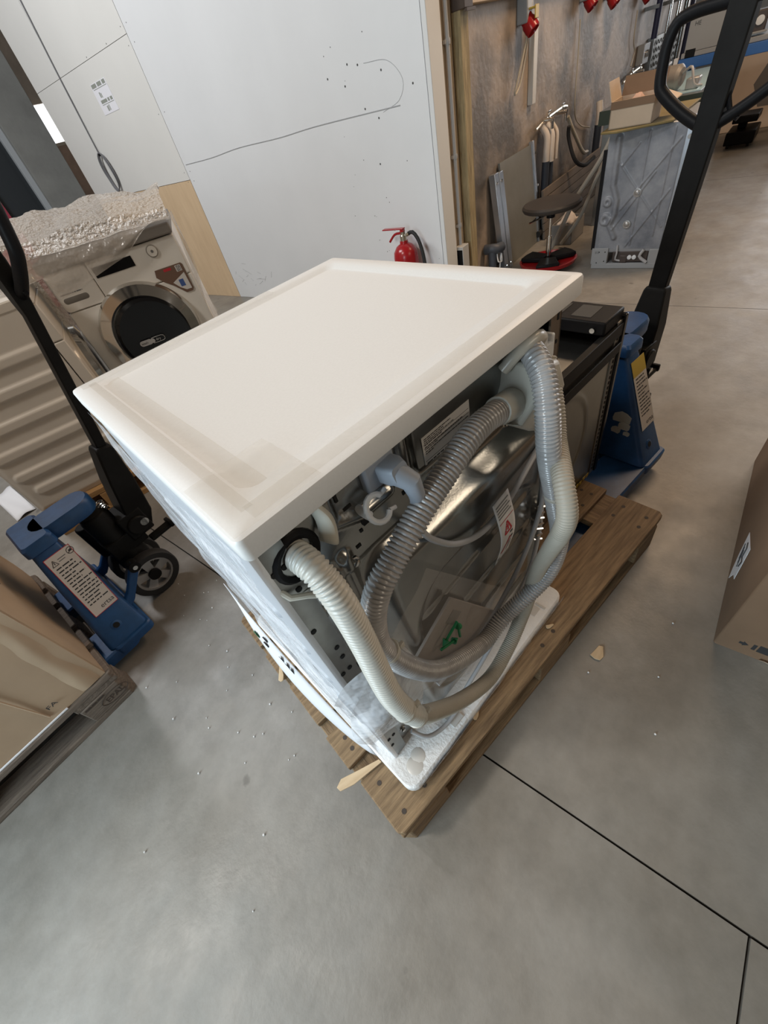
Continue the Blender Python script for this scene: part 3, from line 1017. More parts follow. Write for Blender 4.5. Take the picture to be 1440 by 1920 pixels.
for k in range(9):
    mb.box(.93 + k * .024, .946 + k * .024, oy0 - .006, oy0 - .004, .152 + .004 * (k % 2), .166 + .004 * (k % 2))
mb.build('yellow_tape', YELLOW, ov)

# polystyrene crumbs scattered on the floor
mb = MB()
rn = random.Random(21)
for k in range(70):
    cx_, cy_ = rn.choice(((.05, 1.25), (.02, 1.55), (-.15, .75), (-.2, .5), (.75, .0), (.1, 1.1)))
    x_, y_ = cx_ + rn.gauss(0, .14), cy_ + rn.gauss(0, .16)
    if -.02 < y_ < .82 and -.02 < x_ < 1.22:
        continue
    s_ = rn.uniform(.0015, .0035)
    mb.lathe([(s_ * .6, 0), (s_, s_), (s_ * .5, s_ * 1.8)], (x_, y_, .0002), n=6)
o = mb.build('foam_crumbs', FOAM)
tag(o, 'scattered tiny white foam crumbs on the concrete floor', 'crumbs')
o['kind'] = 'stuff'

# splinters
for i, (p, l, w, a, lab) in enumerate((((-.045, .162, .150), .115, .022, -14, 'long pale wood splinter sticking out past the pallet edge'), ((-.002, .50, .148), .05, .014, 64, 'short pale wood chip on the left pallet edge'),
                                       ((.30, .035, .1445), .035, .012, 25, 'small pale wood chip on the outer pallet board'), ((.62, .045, .1445), .022, .010, -20, 'tiny wood chip near the foam tray corner'),
                                       ((.70, -.085, .001), .045, .028, 15, 'pale flattened wood scrap on the floor right of the pallet'))):
    o = thing('wood_splinter', lab, 'splinter', p, R(a))
    MB().prism([(0, 0), (l * .3, -w * .2), (l, w * .1), (l * .97, w * .5), (l * .5, w * .75), (l * .1, w), (-l * .04, w * .5)], 0, .004).build('chip', WOOD_P, o, bevel=.0008)
# ------------------------------------------------------------------ pallet trucks
def make_truck(name, label, loc, rz, tiller, loop_dir, yellow=False, bent=False, blue=BLUE):
    t = thing(name, label, 'pallet truck', loc, rz)
    for s in (-1, 1):
        y = s * .19
        MB().rrect([(-1.16, .02, y - .078, y + .078, .03, .035), (-1.16, .02, y - .080, y + .080, .03, .078), (-1.155, .02, y - .074, y + .074, .026, .085)], seg=4).build('fork', blue, t, smooth=True)
    # heel plate and A-shaped bulkhead
    hp = MB().rrect([(-.06, .085, -.275, .275, .02, .052), (-.06, .088, -.278, .278, .02, .084), (-.055, .083, -.272, .272, .016, .089)]).build('heel_plate', blue, t, smooth=True)
    bh = MB()
    lv = [(.089, .262, -.070, .078), (.20, .211, -.050, .079), (.33, .152, -.027, .081), (.455, .095, -.002, .084), (.462, .103, -.010, .092), (.490, .101, -.008, .092), (.500, .093, .0, .084)]
    bh.rrect([(a, b, -w, w, .014, z) for z, w, a, b in lv])
    b_o = bh.build('bulkhead', blue, t, smooth=True)
    MB().rrect([(.05, .250, -.055, .055, .05, .443), (.05, .256, -.06, .06, .055, .453), (.05, .256, -.06, .06, .055, .491), (.05, .250, -.054, .054, .05, .500)]).build('top_lug', blue, t, smooth=True)
    # hole with raised collar low on the side of the bulkhead
    up = Vector((0, .167, .366)).normalized()
    sd = Vector((0, -.366, .167)).normalized()
    hpz = Vector((.004, -.2365, .145))
    MB().lathe([(.020, -.003), (.018, .003), (.011, .005), (.010, -.002)], hpz + sd * -.002, sd, 18).build('pin_collar', blue, t, smooth=True)
    MB().lathe([(.0105, 0), (.0105, .0035)], hpz, sd, 14).build('pin_hole', HOLE, t)
    # instruction sticker on the sloping side
    base = Vector((-.018, -.2092, .205)) + sd * .0012
    PM = plane_m(base, (1, 0, 0), up) @ Matrix(((1, .115, 0, 0), (0, 1, 0, 0), (0, 0, 1, 0), (0, 0, 0, 1)))
    Wd, Hh = .088, .252
    lab = MB().box(0, Wd, 0, Hh, 0, .0008, PM).build('sticker', LABELW, t)
    lab['label'] = 'pale instruction sticker with lines of print'
    PT = PM @ Matrix.Translation((0, 0, .0008))
    mb = MB()
    rn = random.Random(11)
    top = Hh - (.065 if yellow else .048)
    k = 0
    y = top
    while y > .045:
        bars_words(mb, PT, .012, .050 + .040 * rn.random(), y, .0042, rn, .0004)
        y -= .0122
    mb.build('printed_text', INK, lab)
    text('printed_name', 'ertsa', .024, PT @ Matrix.Translation((.034, .012, 0)), INK, lab)
    if yellow:
        MB().box(0, Wd, Hh - .055, Hh, 0, .0006, PT).build('yellow_band', YELLOW, lab)
    else:
        mb = MB()
        for a in range(3):
            p = [(.010, Hh - .036), (.030, Hh - .036), (.020, Hh - .016)]
            q, r_ = p[a], p[(a + 1) % 3]
            mb.tube([(PT @ Vector((*q, 0))), (PT @ Vector((*r_, 0)))], .0011, 5)
        mb.box(.0190, .0212, Hh - .032, Hh - .022, 0, .0006, PT)
        ring = [PT @ Vector((.080 + .011 * math.cos(R(a)), Hh - .020 + .011 * math.sin(R(a)), 0)) for a in range(0, 360, 24)]
        mb.tube(ring, .0011, 5, closed=True, raw=True)
        mb.tube([ring[2], ring[9]], .0011, 5)
        mb.box(.075, .085, Hh - .0235, Hh - .0165, 0, .0005, PT)
        mb.build('printed_symbol', INK, lab)
        mb = MB()
        mb.box(0, Wd, 0, .002, 0, .0004, PT).box(0, Wd, Hh - .002, Hh, 0, .0004, PT).box(0, .002, 0, Hh, 0, .0004, PT).box(Wd - .002, Wd, 0, Hh, 0, .0004, PT)
        mb.build('printed_border', REDP, lab)
        bars(MB(), PT, [(.034, .062, Hh - .022, .0030), (.034, .056, Hh - .030, .0028)], .0004).build('printed_heading', INKG, lab)
    if yellow:
        # remains of a torn label on the fork-side face
        mb = MB()
        for a, b, s in ((-.14, .25, .034), (-.155, .225, .022), (-.13, .205, .018), (-.17, .20, .012)):
            n = 9
            xx = -.070 + .19 * (b - .089) - .004
            pts = [(xx, a + s * (1 + .35 * wob(k, a * 9)) * math.cos(2 * math.pi * k / n), b + s * (1 + .5 * wob(k + 4, b * 7)) * math.sin(2 * math.pi * k / n)) for k in range(n)]
            mb.loft([pts, [(x + .0030, y, p_z) for x, y, p_z in pts]])
        mb.build('torn_label', mat('torn_paper', (.50, .48, .42), .8), t)
    # hydraulic pump between bulkhead and steering wheels
    pm = MB()
    pm.lathe([(.060, .14), (.060, .22), (.052, .24), (.052, .40), (.045, .42)], (.215, 0, 0), n=24)
    pm.box(.16, .30, -.055, .055, .22, .30)
    pm.cyl((.165, .075, .20), (.165, .075, .36), .03)
    pm.cyl((.30, -.07, .30), (.30, .07, .30), .040)
    pm.box(.25, .345, -.060, .060, .25, .36)
    pm.build('pump', BLACKP, t, smooth=True, bevel=.006)
    # steering wheels
    ax = MB().cyl((.215, -.10, .10), (.215, .10, .10), .014)
    ax.cyl((.215, 0, .08), (.215, 0, .16), .035)
    ax.build('axle', BLACKP, t, smooth=True)
    for s in (-1, 1):
        y = s * .080
        w = MB().lathe([(.074, -.024), (.096, -.024), (.100, -.018), (.100, .018), (.096, .024), (.074, .024), (.074, -.024)], (.215, y, .10), (0, 1, 0), 36, cap=False).build('wheel', RUBBER, t, smooth=True)
        hb = MB()
        hb.lathe([(.076, -.020), (.076, .020), (.066, .020), (.066, -.020), (.076, -.020)], (.215, y, .10), (0, 1, 0), 32, cap=False)
        for k in range(5):
            a = 2 * math.pi * k / 5 + .3
            c, s_ = math.cos(a), math.sin(a)
            M = Matrix.Translation((.215, y, .10)) @ Matrix(((c, 0, -s_, 0), (0, 1, 0, 0), (s_, 0, c, 0), (0, 0, 0, 1)))
            hb.prism([(.018, -.014), (.070, -.020), (.070, .020), (.018, .014)], -.012, .012, M @ Matrix(((1, 0, 0, 0), (0, 0, 1, 0), (0, 1, 0, 0), (0, 0, 0, 1))))
        hb.build('hub', HUB, w, smooth=True)
        MB().cyl((.215, y - .026, .10), (.215, y + .026, .10), .024, n=18).build('hub_cap', BLACKP, w, smooth=True)
        # blue linkage arm
        lk = MB()
        lk.loft([[(.02, s * .155 - .012, .075), (.02, s * .155 + .012, .075), (.02, s * .155 + .012, .105), (.02, s * .155 - .012, .105)],
                 [(.10, s * .130 - .012, .10), (.10, s * .130 + .012, .10), (.10, s * .130 + .012, .145), (.10, s * .130 - .012, .145)],
                 [(.185, s * .118 - .012, .185), (.185, s * .118 + .012, .185), (.185, s * .118 + .012, .235), (.185, s * .118 - .012, .235)]])
        lk = lk.build('link_arm', blue, t, bevel=.006)
        MB().lathe([(.022, -.02), (.022, .02)], (.182, s * .116, .21), (0, 1, 0), 18).build('link_boss', BLACKP, lk, smooth=True)
        MB().lathe([(.009, 0), (.009, .004)], (.182, s * .116 + s * .019, .21), (0, s, 0), 12).build('pin', CHROME, lk)
    # tiller: fork bracket, square pole, loop handle, lift lever
    P0, P1 = Vector(tiller[0]), Vector(tiller[1])
    d = (P1 - P0).normalized()
    side = Vector((0, 1, 0))
    side = (side - d * side.dot(d)).normalized()
    fw = side.cross(d)

    def ring4(p, a, b):
        return [p + side * (-a) + fw * (-b), p + side * a + fw * (-b), p + side * a + fw * b, p + side * (-a) + fw * b]
    L = (P1 - P0).length
    MB().loft([ring4(P0 - d * .05, .040, .030), ring4(P0 + d * .03, .058, .048), ring4(P0 + d * .18, .055, .042), ring4(P0 + d * .30, .040, .030), ring4(P0 + d * .315, .034, .026)]).build('tiller_bracket', BLACKP, t, bevel=.006)
    mb = MB()
    if bent:
        mb.loft([ring4(P0 + d * .28, .026, .017), ring4(P0 + d * (L * .70), .024, .016), ring4(P0 + d * (L * .78) + fw * -.010, .040, .022), ring4(P0 + d * (L * .90) + fw * -.03, .042, .022), ring4(P1 + fw * -.03, .030, .020)])
    else:
        mb.loft([ring4(P0 + d * .28, .030, .018), ring4(P0 + d * (L * .6), .033, .019), ring4(P1, .036, .020)])
    mb.build('pole', BLACKP, t, bevel=.004)
    q0 = P1 - d * .300
    loop = []
    ld = Vector(loop_dir)
    s2 = (side + ld * 0).normalized()
    for a, b in ((.0, .02), (-.060, .055), (-.112, .095), (-.124, .115), (-.128, .15), (-.128, .18), (-.118, .208), (-.088, .218), (-.04, .220), (.04, .220), (.088, .218), (.118, .208), (.128, .18), (.128, .15), (.124, .115), (.112, .095), (.060, .055), (.0, .02)):
        loop.append(q0 + s2 * a * 1.40 + d * (b * 1.33))
    MB().tube(loop, .0165, 14, step=.012).build('loop_handle', BLACK, t, smooth=True)
    MB().tube([q0 + d * .13 + s2 * -.02, q0 + d * .07 + s2 * -.045, q0 + d * .045 + s2 * -.075], .007, 8).build('lift_lever', BLACK, t, smooth=True)
    MB().lathe([(.016, 0), (.016, .012)], P0 + side * -.058, -side, 14).build('pivot_pin', CHROME, t, smooth=True)
    mb = MB()
    sp = [Vector((.262 + .013 * math.cos(k * 1.2), .0 + .013 * math.sin(k * 1.2), .395 + k * .0018)) for k in range(26)]
    mb.tube(sp, .003, 6, raw=True)
    mb.build('spring', CHROME, t, smooth=True)
    MB().box(.30, .40, -.075, -.035, .205, .222).box(.385, .402, -.08, -.03, .205, .235).build('foot_pedal', BLACKP, t, bevel=.005)
    return t


make_truck('pallet_truck', 'blue pallet truck at right under the oven end, tall black handle upright', (1.495, .425, 0), 0.0, ((.335, 0, .23), (.50, 0, 1.235)), (0, 1, 0), yellow=True)
make_truck('pallet_truck', 'blue pallet truck at left in shadow, pushed under the box pallet', (-.386, 1.388, 0), R(10.5), ((.325, 0, .30), (.56, .0, 1.33)), (0, 1, 0), bent=True)

# ------------------------------------------------------------------ left: box on its stamped pallet
LB = R(10.5)
lx = Vector((math.cos(LB), math.sin(LB), 0))
ly = Vector((-math.sin(LB), math.cos(LB), 0))
lp0 = Vector((-.405, .980, 0)) - lx * 1.2
pl2 = make_pallet('pallet', 'grey weathered pallet under the cardboard box at left, stamped EPAL', lp0, LB, WOOD_G, mat('weathered_wood_across', (0.20, 0.155, 0.118), 0.8, vscale=7, bump=0.4, bscale=20, stretch=(14, 1.2, 14), col2=(0.085, 0.064, 0.048)), 2)
SM = plane_m((1.062, -.0006, .030), (1, 0, 0), (0, 0, 1))
BRAND = mat('branded_dark', (.045, .030, .022), .8)
mb = MB()
el = [SM @ Vector((.088 + .046 * math.cos(R(a)), .028 + .024 * math.sin(R(a)), 0)) for a in range(0, 360, 20)]
mb.tube(el, .0012, 5, closed=True, raw=True)
mb.build('stamp_oval', BRAND, pl2)
text('stamped_letters', 'EPAL', .030, SM @ Matrix.Translation((.088, .017, 0)), BRAND, pl2, align='CENTER', sx=.95)
mb = MB()
rn = random.Random(4)
bars_words(mb, SM, .004, .070, .060, .007, rn, .0008)
mb.build('stamped_code', BRAND, pl2)

cb = thing('cardboard_box', 'light brown cardboard box with crushed edges on the grey pallet at left', 'box', lp0 + lx * .02 + ly * .012, LB)
bx = MB()
Lx, Ly, Hb = 1.165, .775, 1.25
levels = []
n = 40


def boxloop(z, dent):
    pts = []
    for k in range(n + 1):
        a = k / n
        pts.append((Lx * a, .0 + dent * .5 * wob(a * 6, z * 5, 1), z))
    for k in range(1, n + 1):
        a = k / n
        pts.append((Lx + dent * wob(a * 5, z * 6, 3), Ly * a, z))
    pts += [(0, Ly, z)]
    return pts


for k in range(28):
    z = .1455 + Hb * k / 27
    levels.append(boxloop(z, .012 if 0 < k < 27 else .004))
bx.loft(levels)
bx.build('carton', CARD, cb, smooth=True)
# crushed rounded corner post strip along the near vertical edge
mb = MB()
mb.sheet(24, 80, lambda a, b: (Lx + .003 - .10 * a, .004 - .016 * math.sin(a * 3.14) ** 1.5 * (.6 + .4 * wob(b * 4, 3)) - .005 * wob(a * 3, b * 10, 2) * math.sin(a * 3.14), .150 + 1.2 * b))
mb.build('folded_edge', CARD, cb, smooth=True)
for dz, nm in ((.33, 0), ):
    pass
mb = MB()
mb.tube([(Lx - .17, -.004, .17), (Lx - .19, -.005, .45), (Lx - .21, -.004, .92)], .0028, 6)
mb.tube([(Lx - .42, -.003, .25), (Lx - .44, -.004, .6)], .003, 6)
mb.build('crease', CARD, cb, smooth=True)
text('printed_letters', 'FA', .022, plane_m((Lx - .155, -.0085, .195), (1, 0, 0), (0, 0, 1)), INK, cb, sx=1.2)
MB().box(Lx - .62, Lx - .13, -.006, -.001, .1452, .1505).build('white_flap', PAPER, cb, bevel=.001)
mb = MB()
for k in range(7):
    mb.tube([(Lx + .010, .16 + k * .012, .62 - k * .02), (Lx + .011, .20 + k * .01, .68 - .015 * k), (Lx + .010, .24, .60 - k * .02)], .0016, 5)
mb.build('printed_scrawl', INK, cb)

# paper sheet hanging off behind
o = tag(MB().sheet(8, 8, lambda a, b: (.11 * a, .46 * b, .004 + .014 * math.sin(a * 3 + b * 2) ** 2)).build('paper_sheet', PAPER, smooth=True, solid=.001, loc=(-.645, 2.60, 0.0), rz=R(12)), 'loose white paper sheet on the floor behind the left pallet truck', 'paper')

# ------------------------------------------------------------------ right: brown box
rb = thing('cardboard_box', 'dark brown cardboard box at the right edge with a white torn label', 'box', (.948, -.277, 0), R(12))
bl, bw, bh_ = .85, .62, .72
mb = MB()
mb.rrect([(0, bl, -bw, 0, .006, .001), (0, bl, -bw, 0, .008, bh_)], seg=3)
mb.build('carton', CARD_D, rb, smooth=True)
mb = MB()
mb.sheet(2, 6, lambda a, b: (-.0012 - .0008 * math.sin(b * 9), -.002 - .10 * a - .03 * b * 0, .01 + .70 * b))
mb.build('edge_fold', CARD_D, rb, smooth=True)
lab_pts = [(.322, .140), (.217, .180), (.180, .080), (.213, .062), (.232, .017), (.258, .042), (.285, .074)]
mb = MB()
mb.loft([[(x, .0008, z) for x, z in lab_pts], [(x, .0016, z) for x, z in lab_pts]])
lb_ = mb.build('torn_label', PAPER, rb)
lb_['label'] = 'torn white label with handwriting'
mb = MB()
mb.tube([(.215, .0018, .100), (.212, .0018, .125), (.236, .0018, .120), (.245, .0018, .150), (.268, .0018, .150)], .0024, 6)
for k in range(3):
    mb.tube([(.228 + k * .013, .0018, .082 + k * .004), (.262 + k * .012, .0018, .122 + k * .002)], .0019, 5)
mb.build('handwriting', INK, lb_)
PMx = plane_m((-.0012, -.055, .035), (0, -1, 0), (0, 0, 1))
mb = MB()
mb.box(.016, .024, .004, .030, 0, .0006, PMx).box(.028, .10, .002, .034, 0, .0006, PMx)
mb.prism([(-.012, .012), (-.004, .012), (-.004, .006), (.008, .017), (-.004, .028), (-.004, .022), (-.012, .022)], 0, .0006, PMx)
mb.build('printed_symbol', INK, rb)
mb = MB().sheet(8, 3, lambda a, b: (-.003 - .006 * b, -.10 - .09 * a, .003 + .012 * b + .004 * wob(a * 5, b)))
mb.build('torn_edge', CARD_L, rb, smooth=True)

# ------------------------------------------------------------------ left background machines
def skid(name, label, loc, rz, w, d, h):
    t = thing(name, label, 'pallet', loc, rz)
    for z0 in (0, h - .030):
        for k in range(5):
            y = (d - .10) * k / 4
            MB().box(-.02, w, y, y + .10, z0, z0 + .030).build('board', WOOD_L, t, bevel=.003)
    for x in (0.0, w / 2 - .05, w - .11):
        for y in (.0, d / 2 - .05, d - .1):
            MB().box(x, x + .09, y, y + .09, .031, h - .031).build('block', WOOD_L, t, bevel=.003)
    return t


sk1 = skid('pallet', 'light new wooden pallet under the cream ribbed machine at left', Vector((-.443, 2.203, 0)) + Vector((.149, .989, 0)) * -.03 + Vector((.989, -.149, 0)) * .02, R(-8.6), .585, .70, .148)
ma = thing('washing_machine', 'cream machine at left seen from its ribbed side, behind the pallet truck', 'washing machine', (-.443, 2.203, .149), R(-8.6))
AW, AH = .545, .85


def aside(a, b):
    x, z = AW * a, AH * b
    h = 0
    for zc, xa, xb in ((.115, .06, .50), (.205, .035, .49), (.315, .02, .49), (.43, .03, .49), (.55, .04, .49), (.66, .04, .49)):
        d = sd_seg(x, z, [(xa + .02, zc), (xb, zc)])
        h = max(h, .010 * smooth01((.030 - d) / .014))
    e = min(x, AW - x, z)
    h -= .010 * (1 - smooth01(e / .03)) * (1 if x < .05 or z < .05 else 0)
    return (x, -h, z)


MB().sheet(110, 150, aside).build('side_panel', CREAM, ma, smooth=True, auto=False)
MB().box(0, AW, .0105, .60, .0, AH - .04).build('body', CREAM, ma, bevel=.006)
MB().box(-.002, AW + .05, -.003, .603, AH - .038, AH).build('top_lid', CREAM, ma, bevel=.006)
for z0, z1 in ((0.0, .10), (.102, .658), (.660, AH - .04)):
    MB().box(AW + .003, AW + .052, .002, .598, z0, z1).build('front_panel', CREAM, ma, bevel=.005)
MB().lathe([(.205, 0), (.21, .012), (.20, .034), (.165, .044), (.150, .034)], (AW + .052, .30, .44), (1, 0, 0), 40, cap=False).build('door_ring', CHROME, ma, smooth=True)
MB().lathe([(.160, 0), (.150, .034), (.09, .045), (.001, .046)], (AW + .052, .30, .44), (1, 0, 0), 36).build('door_glass', BLACKG, ma, smooth=True)

sk2 = skid('pallet', 'wooden pallet hidden under the white washer-dryer with the film', Vector((.237, 2.336, 0)) + Vector((.342, .940, 0)) * .03, R(-20), .60, .58, .13)
wd = thing('washer_dryer', 'washer-dryer with chrome round door and black display under bubble wrap', 'washing machine', (.237, 2.336, .0), R(-20))
zb, ztop = .205, 1.055
MB().box(0, .596, 0.03, .60, zb, ztop - .045).build('body', WARMW, wd, bevel=.006)
MB().box(.012, .584, .05, .58, .131, zb).build('foam_base', FOAM, wd, bevel=.006)
MB().box(.0, .596, -.004, .029, zb + .10, .846).build('front_panel', WARMW, wd, bevel=.005)
MB().box(.0, .596, -.004, .029, zb, zb + .098).build('plinth', WARMW, wd, bevel=.005)
MB().box(.188, .596, -.006, .029, .848, ztop - .047).build('control_panel', WARMW, wd, bevel=.006)
dr = MB().rrect([(.0, .186, .849, ztop - .047, .02, 0), (.0, .186, .849, ztop - .047, .02, .034), (.003, .183, .852, ztop - .05, .018, .037)], M=Matrix(((1, 0, 0, 0), (0, 0, -1, .029), (0, 1, 0, 0), (0, 0, 0, 1)))).build('detergent_drawer', WARMW, wd, smooth=True)
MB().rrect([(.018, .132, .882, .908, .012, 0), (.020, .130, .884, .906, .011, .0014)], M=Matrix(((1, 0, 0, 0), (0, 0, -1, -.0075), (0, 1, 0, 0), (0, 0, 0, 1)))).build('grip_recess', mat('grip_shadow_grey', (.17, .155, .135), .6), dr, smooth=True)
mb = MB()
rn = random.Random(2)
bars_words(mb, plane_m((0, -.0082, 0), (1, 0, 0), (0, 0, 1)), .02, .12, .922, .004, rn)
mb.build('printed_text', INKG, dr)
MB().box(.203, .382, -.0085, -.005, .940, .982).build('display', BLACKG, wd, bevel=.001)
dl = MB().lathe([(.026, 0), (.026, .004), (.0235, .005), (.0225, .003)], (.478, -.005, .972), (0, -1, 0), 28).build('dial', mat('dial_grey', (.40, .37, .33), .4), wd, smooth=True)
MB().lathe([(.022, 0), (.021, .008), (.001, .009)], (.478, -.006, .972), (0, -1, 0), 28).build('dial_face', WARMW, dl, smooth=True)
MB().lathe([(.006, 0), (.006, .0013)], (.478, -.0148, .972), (0, -1, 0), 12).build('dial_mark', INKG, dl)
cx, cz = .294, .660
MB().lathe([(.228, 0), (.232, .010), (.222, .030), (.178, .044), (.170, .036)], (cx, -.004, cz), (0, -1, 0), 56, cap=False).build('door_ring', CHROME, wd, smooth=True)
gl = MB().lathe([(.180, .0), (.176, .036), (.160, .046), (.11, .040), (.001, .036)], (cx + .012, -.004, cz - .01), (0, -1, 0), 48).build('door_glass', BLACKG, wd, smooth=True)
MB().lathe([(.085, 0), (.083, .004), (.078, .005), (.076, .002)], (cx + .01, -.036, cz - .005), (0, -1, 0), 36).build('drum_ring', mat('drum_dark', (.03, .03, .03), .25), gl, smooth=True)
GM = plane_m((cx - .02, -.053, cz - .022), (1, 0, 0), (0, -.10, 1))
pill = MB()
pill.rrect([(-.062, .0, -.013, .013, .0125, 0), (-.062, .0, -.013, .013, .0125, .0012)], M=GM)
pill.build('badge', mat('badge_grey', (.42, .42, .42), .4), gl, smooth=True)
mb = MB()
ring = []
for k in range(4):
    pass
pts = [(-.0, .013), (.050, .013), (.060, .009), (.0625, 0), (.060, -.009), (.050, -.013), (-.0, -.013)]
mb.tube([GM @ Vector((x, y, .0006)) for x, y in pts], .0012, 6)
mb.lathe([(.011, 0), (.011, .0022)], GM @ Vector((.002, 0, 0)), GM.to_3x3() @ Vector((0, 0, 1)), 18)
mb.build('badge_outline', mat('badge_grey', (.42, .42, .42), .4), gl)
text('printed_word', 'wash', .017, GM @ Matrix.Translation((-.056, -.005, .0013)), INK, gl)
text('printed_word', 'dry', .018, GM @ Matrix.Translation((.018, -.005, .0006)), mat('badge_grey', (.42, .42, .42), .4), gl)
# promotional sticker
SKM = plane_m((.436, -.0072, .775), (1, 0, 0), (0, 0, 1))
sk = MB().prism([(0, .095), (.008, .123), (.132, .123), (.138, .116), (.138, .010), (.130, .0), (.098, .0), (.055, .045), (.02, .072)], 0, .0008, SKM).build('sticker', mat('sticker_brown', (.15, .085, .055), .4), wd)
sk['label'] = 'brown promotional sticker with picture fields'
MB().box(.045, .080, .106, .117, .0008, .0013, SKM).build('red_badge', REDP, sk)
MB().prism([(.06, .055), (.128, .083), (.130, .012), (.104, .012), (.08, .03)], .0008, .0012, SKM).box(.10, .126, .092, .118, .0008, .0012, SKM).build('picture_field', LABEL, sk)
MB().box(.088, .110, .03, .06, .0012, .0016, SKM).build('picture_detail', mat('print_blue', (.05, .10, .30), .5), sk)
mb = MB()
rn = random.Random(6)
for k in range(4):
    bars_words(mb, SKM @ Matrix.Translation((0, 0, .0013)), .104, .124, .096 + .006 * k, .003, rn, .0003)
mb.build('printed_text', INK, sk)
tl = MB().box(-.004, .600, -.018, .605, ztop - .042, ztop).build('top_lid', mat('lid_shade_grey', (.22, .20, .18), .5), wd, bevel=.006)  # shade below the wrap is painted as the lid's dark colour

# bubble wrap heaped on top and hanging down the front
bwp = thing('bubble_wrap', 'crumpled translucent bubble wrap heaped on the washer-dryer at left', 'bubble wrap', (.237, 2.336, .0), R(-20))


def bwf(a, b):
    x = -.46 + 1.075 * a
    y = -.030 + .60 * b
    n_ = 1.1 * noise.noise(Vector((x * 4, y * 4, 2.0))) + .4 * noise.noise(Vector((x * 11, y * 11, 5.0))) + .16 * abs(noise.noise(Vector((x * 26, y * 26, 8.0)))) + .05 * noise.noise(Vector((x * 70, y * 70, 3.0)))
    z = ztop + .034 + .040 * n_ + .045 * math.sin(a * 3.14) + .05 * smooth01((b - .1) / .5) - .10 * smooth01((.42 - a) / .4) + .02 * smooth01((a - .9) / .1)
    z = max(z, (ztop + .004 if x > -.03 else 1.004) + .01 * abs(n_))
    if b < .08:
        z = min(z, ztop + .02 + .02 * n_) if x > 0 else z
    return (x, y, z)


MB().sheet(130, 70, bwf).build('heap', WRAP, bwp, smooth=True, auto=False)


def bff(a, b):
    x = -.46 + 1.075 * a
    drop = .10 + .05 * math.sin(a * 5) + .11 * smooth01((.45 - a) / .3) - .07 * smooth01((a - .75) / .2)
    n_ = noise.noise(Vector((x * 7, b * 3, 4.0)))
    top = bwf(a, 0)[2]
    yy = -.028 - .02 * b + .014 * n_ * b
    zz = top - (top - ztop + drop) * b
    if x < .02:
        zz = max(zz, 1.006 + .008 * abs(n_))
        yy -= .10 * b * smooth01((.02 - x) / .1)
    return (x, yy - .012 * math.sin(b * 3), zz)


MB().sheet(70, 20, bff).build('front_fall', FALL, bwp, smooth=True, auto=False)
MB().sheet(14, 24, lambda a, b: (-.0035 - .006 * abs(wob(a * 6, b * 5, 9)), .02 + .55 * a, ztop + .03 - .42 * b)).build('left_fall', WRAP, bwp, smooth=True, auto=False)
MB().sheet(8, 20, lambda a, b: (-.042 + .046 * a, -.010 - .006 * abs(wob(a * 3, b * 6, 7)), ztop + .03 - .285 * b)).build('corner_fall', WRAP, bwp, smooth=True, auto=False)
MB().sheet(10, 40, lambda a, b: (.602 + .022 * math.sin(b * 5 + a * 2) * (1 - .3 * a) + .012, -.02 + .16 * a, 1.08 - .46 * b)).build('side_fall', FALL, bwp, smooth=True, auto=False)
# ------------------------------------------------------------------ along the stained wall
def gthing(name, label, cat, x, y, z=0.0, rz=0.0, group=None):
    return thing(name, label, cat, G(x, y, z), B + rz, group)


# notice, cable coil on the white boards (wall plane is x = 0, facing -x)
WM_ = lambda y, z: plane_m((-.0008, y, z), (0, -1, 0), (0, 0, 1))
nt_ = gthing('notice', 'small white printed notice taped to the white boards', 'notice', 0, 0)
MB().box(0, .30, 0, .205, 0, .0012, WM_(3.575, 1.622)).build('sheet', mat('notice_white', (.86, .86, .90), .5), nt_)
NM = WM_(3.575, 1.622) @ Matrix.Translation((0, 0, .0013))
mb = MB()
rn = random.Random(9)
bars_words(mb, NM, .01, .285, .188, .026, rn, .0004)
bars_words(mb, NM, .05, .28, .082, .022, rn, .0004)
bars(mb, NM, [(.02, .285, .166, .004), (.05, .285, .062, .004), (.085, .105, .125, .035), (.112, .125, .120, .03), (.11, .13, .032, .034), (.135, .147, .034, .034), (.155, .166, .035, .036)], .0004)
mb.build('printed_text', mat('print_grey_green', (.30, .32, .28), .6), nt_)

cc = gthing('cable_coil', 'coiled grey cable hanging on the white boards above the plywood', 'cable', 0, 0)
mb = MB()
for k in range(7):
    r1, r2 = .070 + .004 * (k % 4), .150 + .006 * (k % 3)
    pts = [(-.018 - .006 * (k % 3) - .004 * math.sin(a * .05), 4.035 + (r1 + .003 * k) * math.cos(R(a)), 1.245 + r2 * math.sin(R(a)) + .004 * wob(k, a)) for a in range(0, 360, 20)]
    mb.tube(pts, .0055, 7, closed=True)
mb.build('coil', mat('cable_dark_grey', (.16, .16, .17), .5), cc, smooth=True)
MB().tube([(-.008, 3.95, 3.2), (-.008, 4.0, 2.45), (-.008, 4.045, 1.95), (-.010, 4.07, 1.45), (-.02, 4.05, 1.39)], .006, 8).build('drop_lead', mat('cable_dark_grey', (.16, .16, .17), .5), cc, smooth=True)
MB().lathe([(.008, 0), (.008, .03)], (-.001, 4.05, 1.39), (-1, 0, 0), 10).build('hook', BLACK, cc)

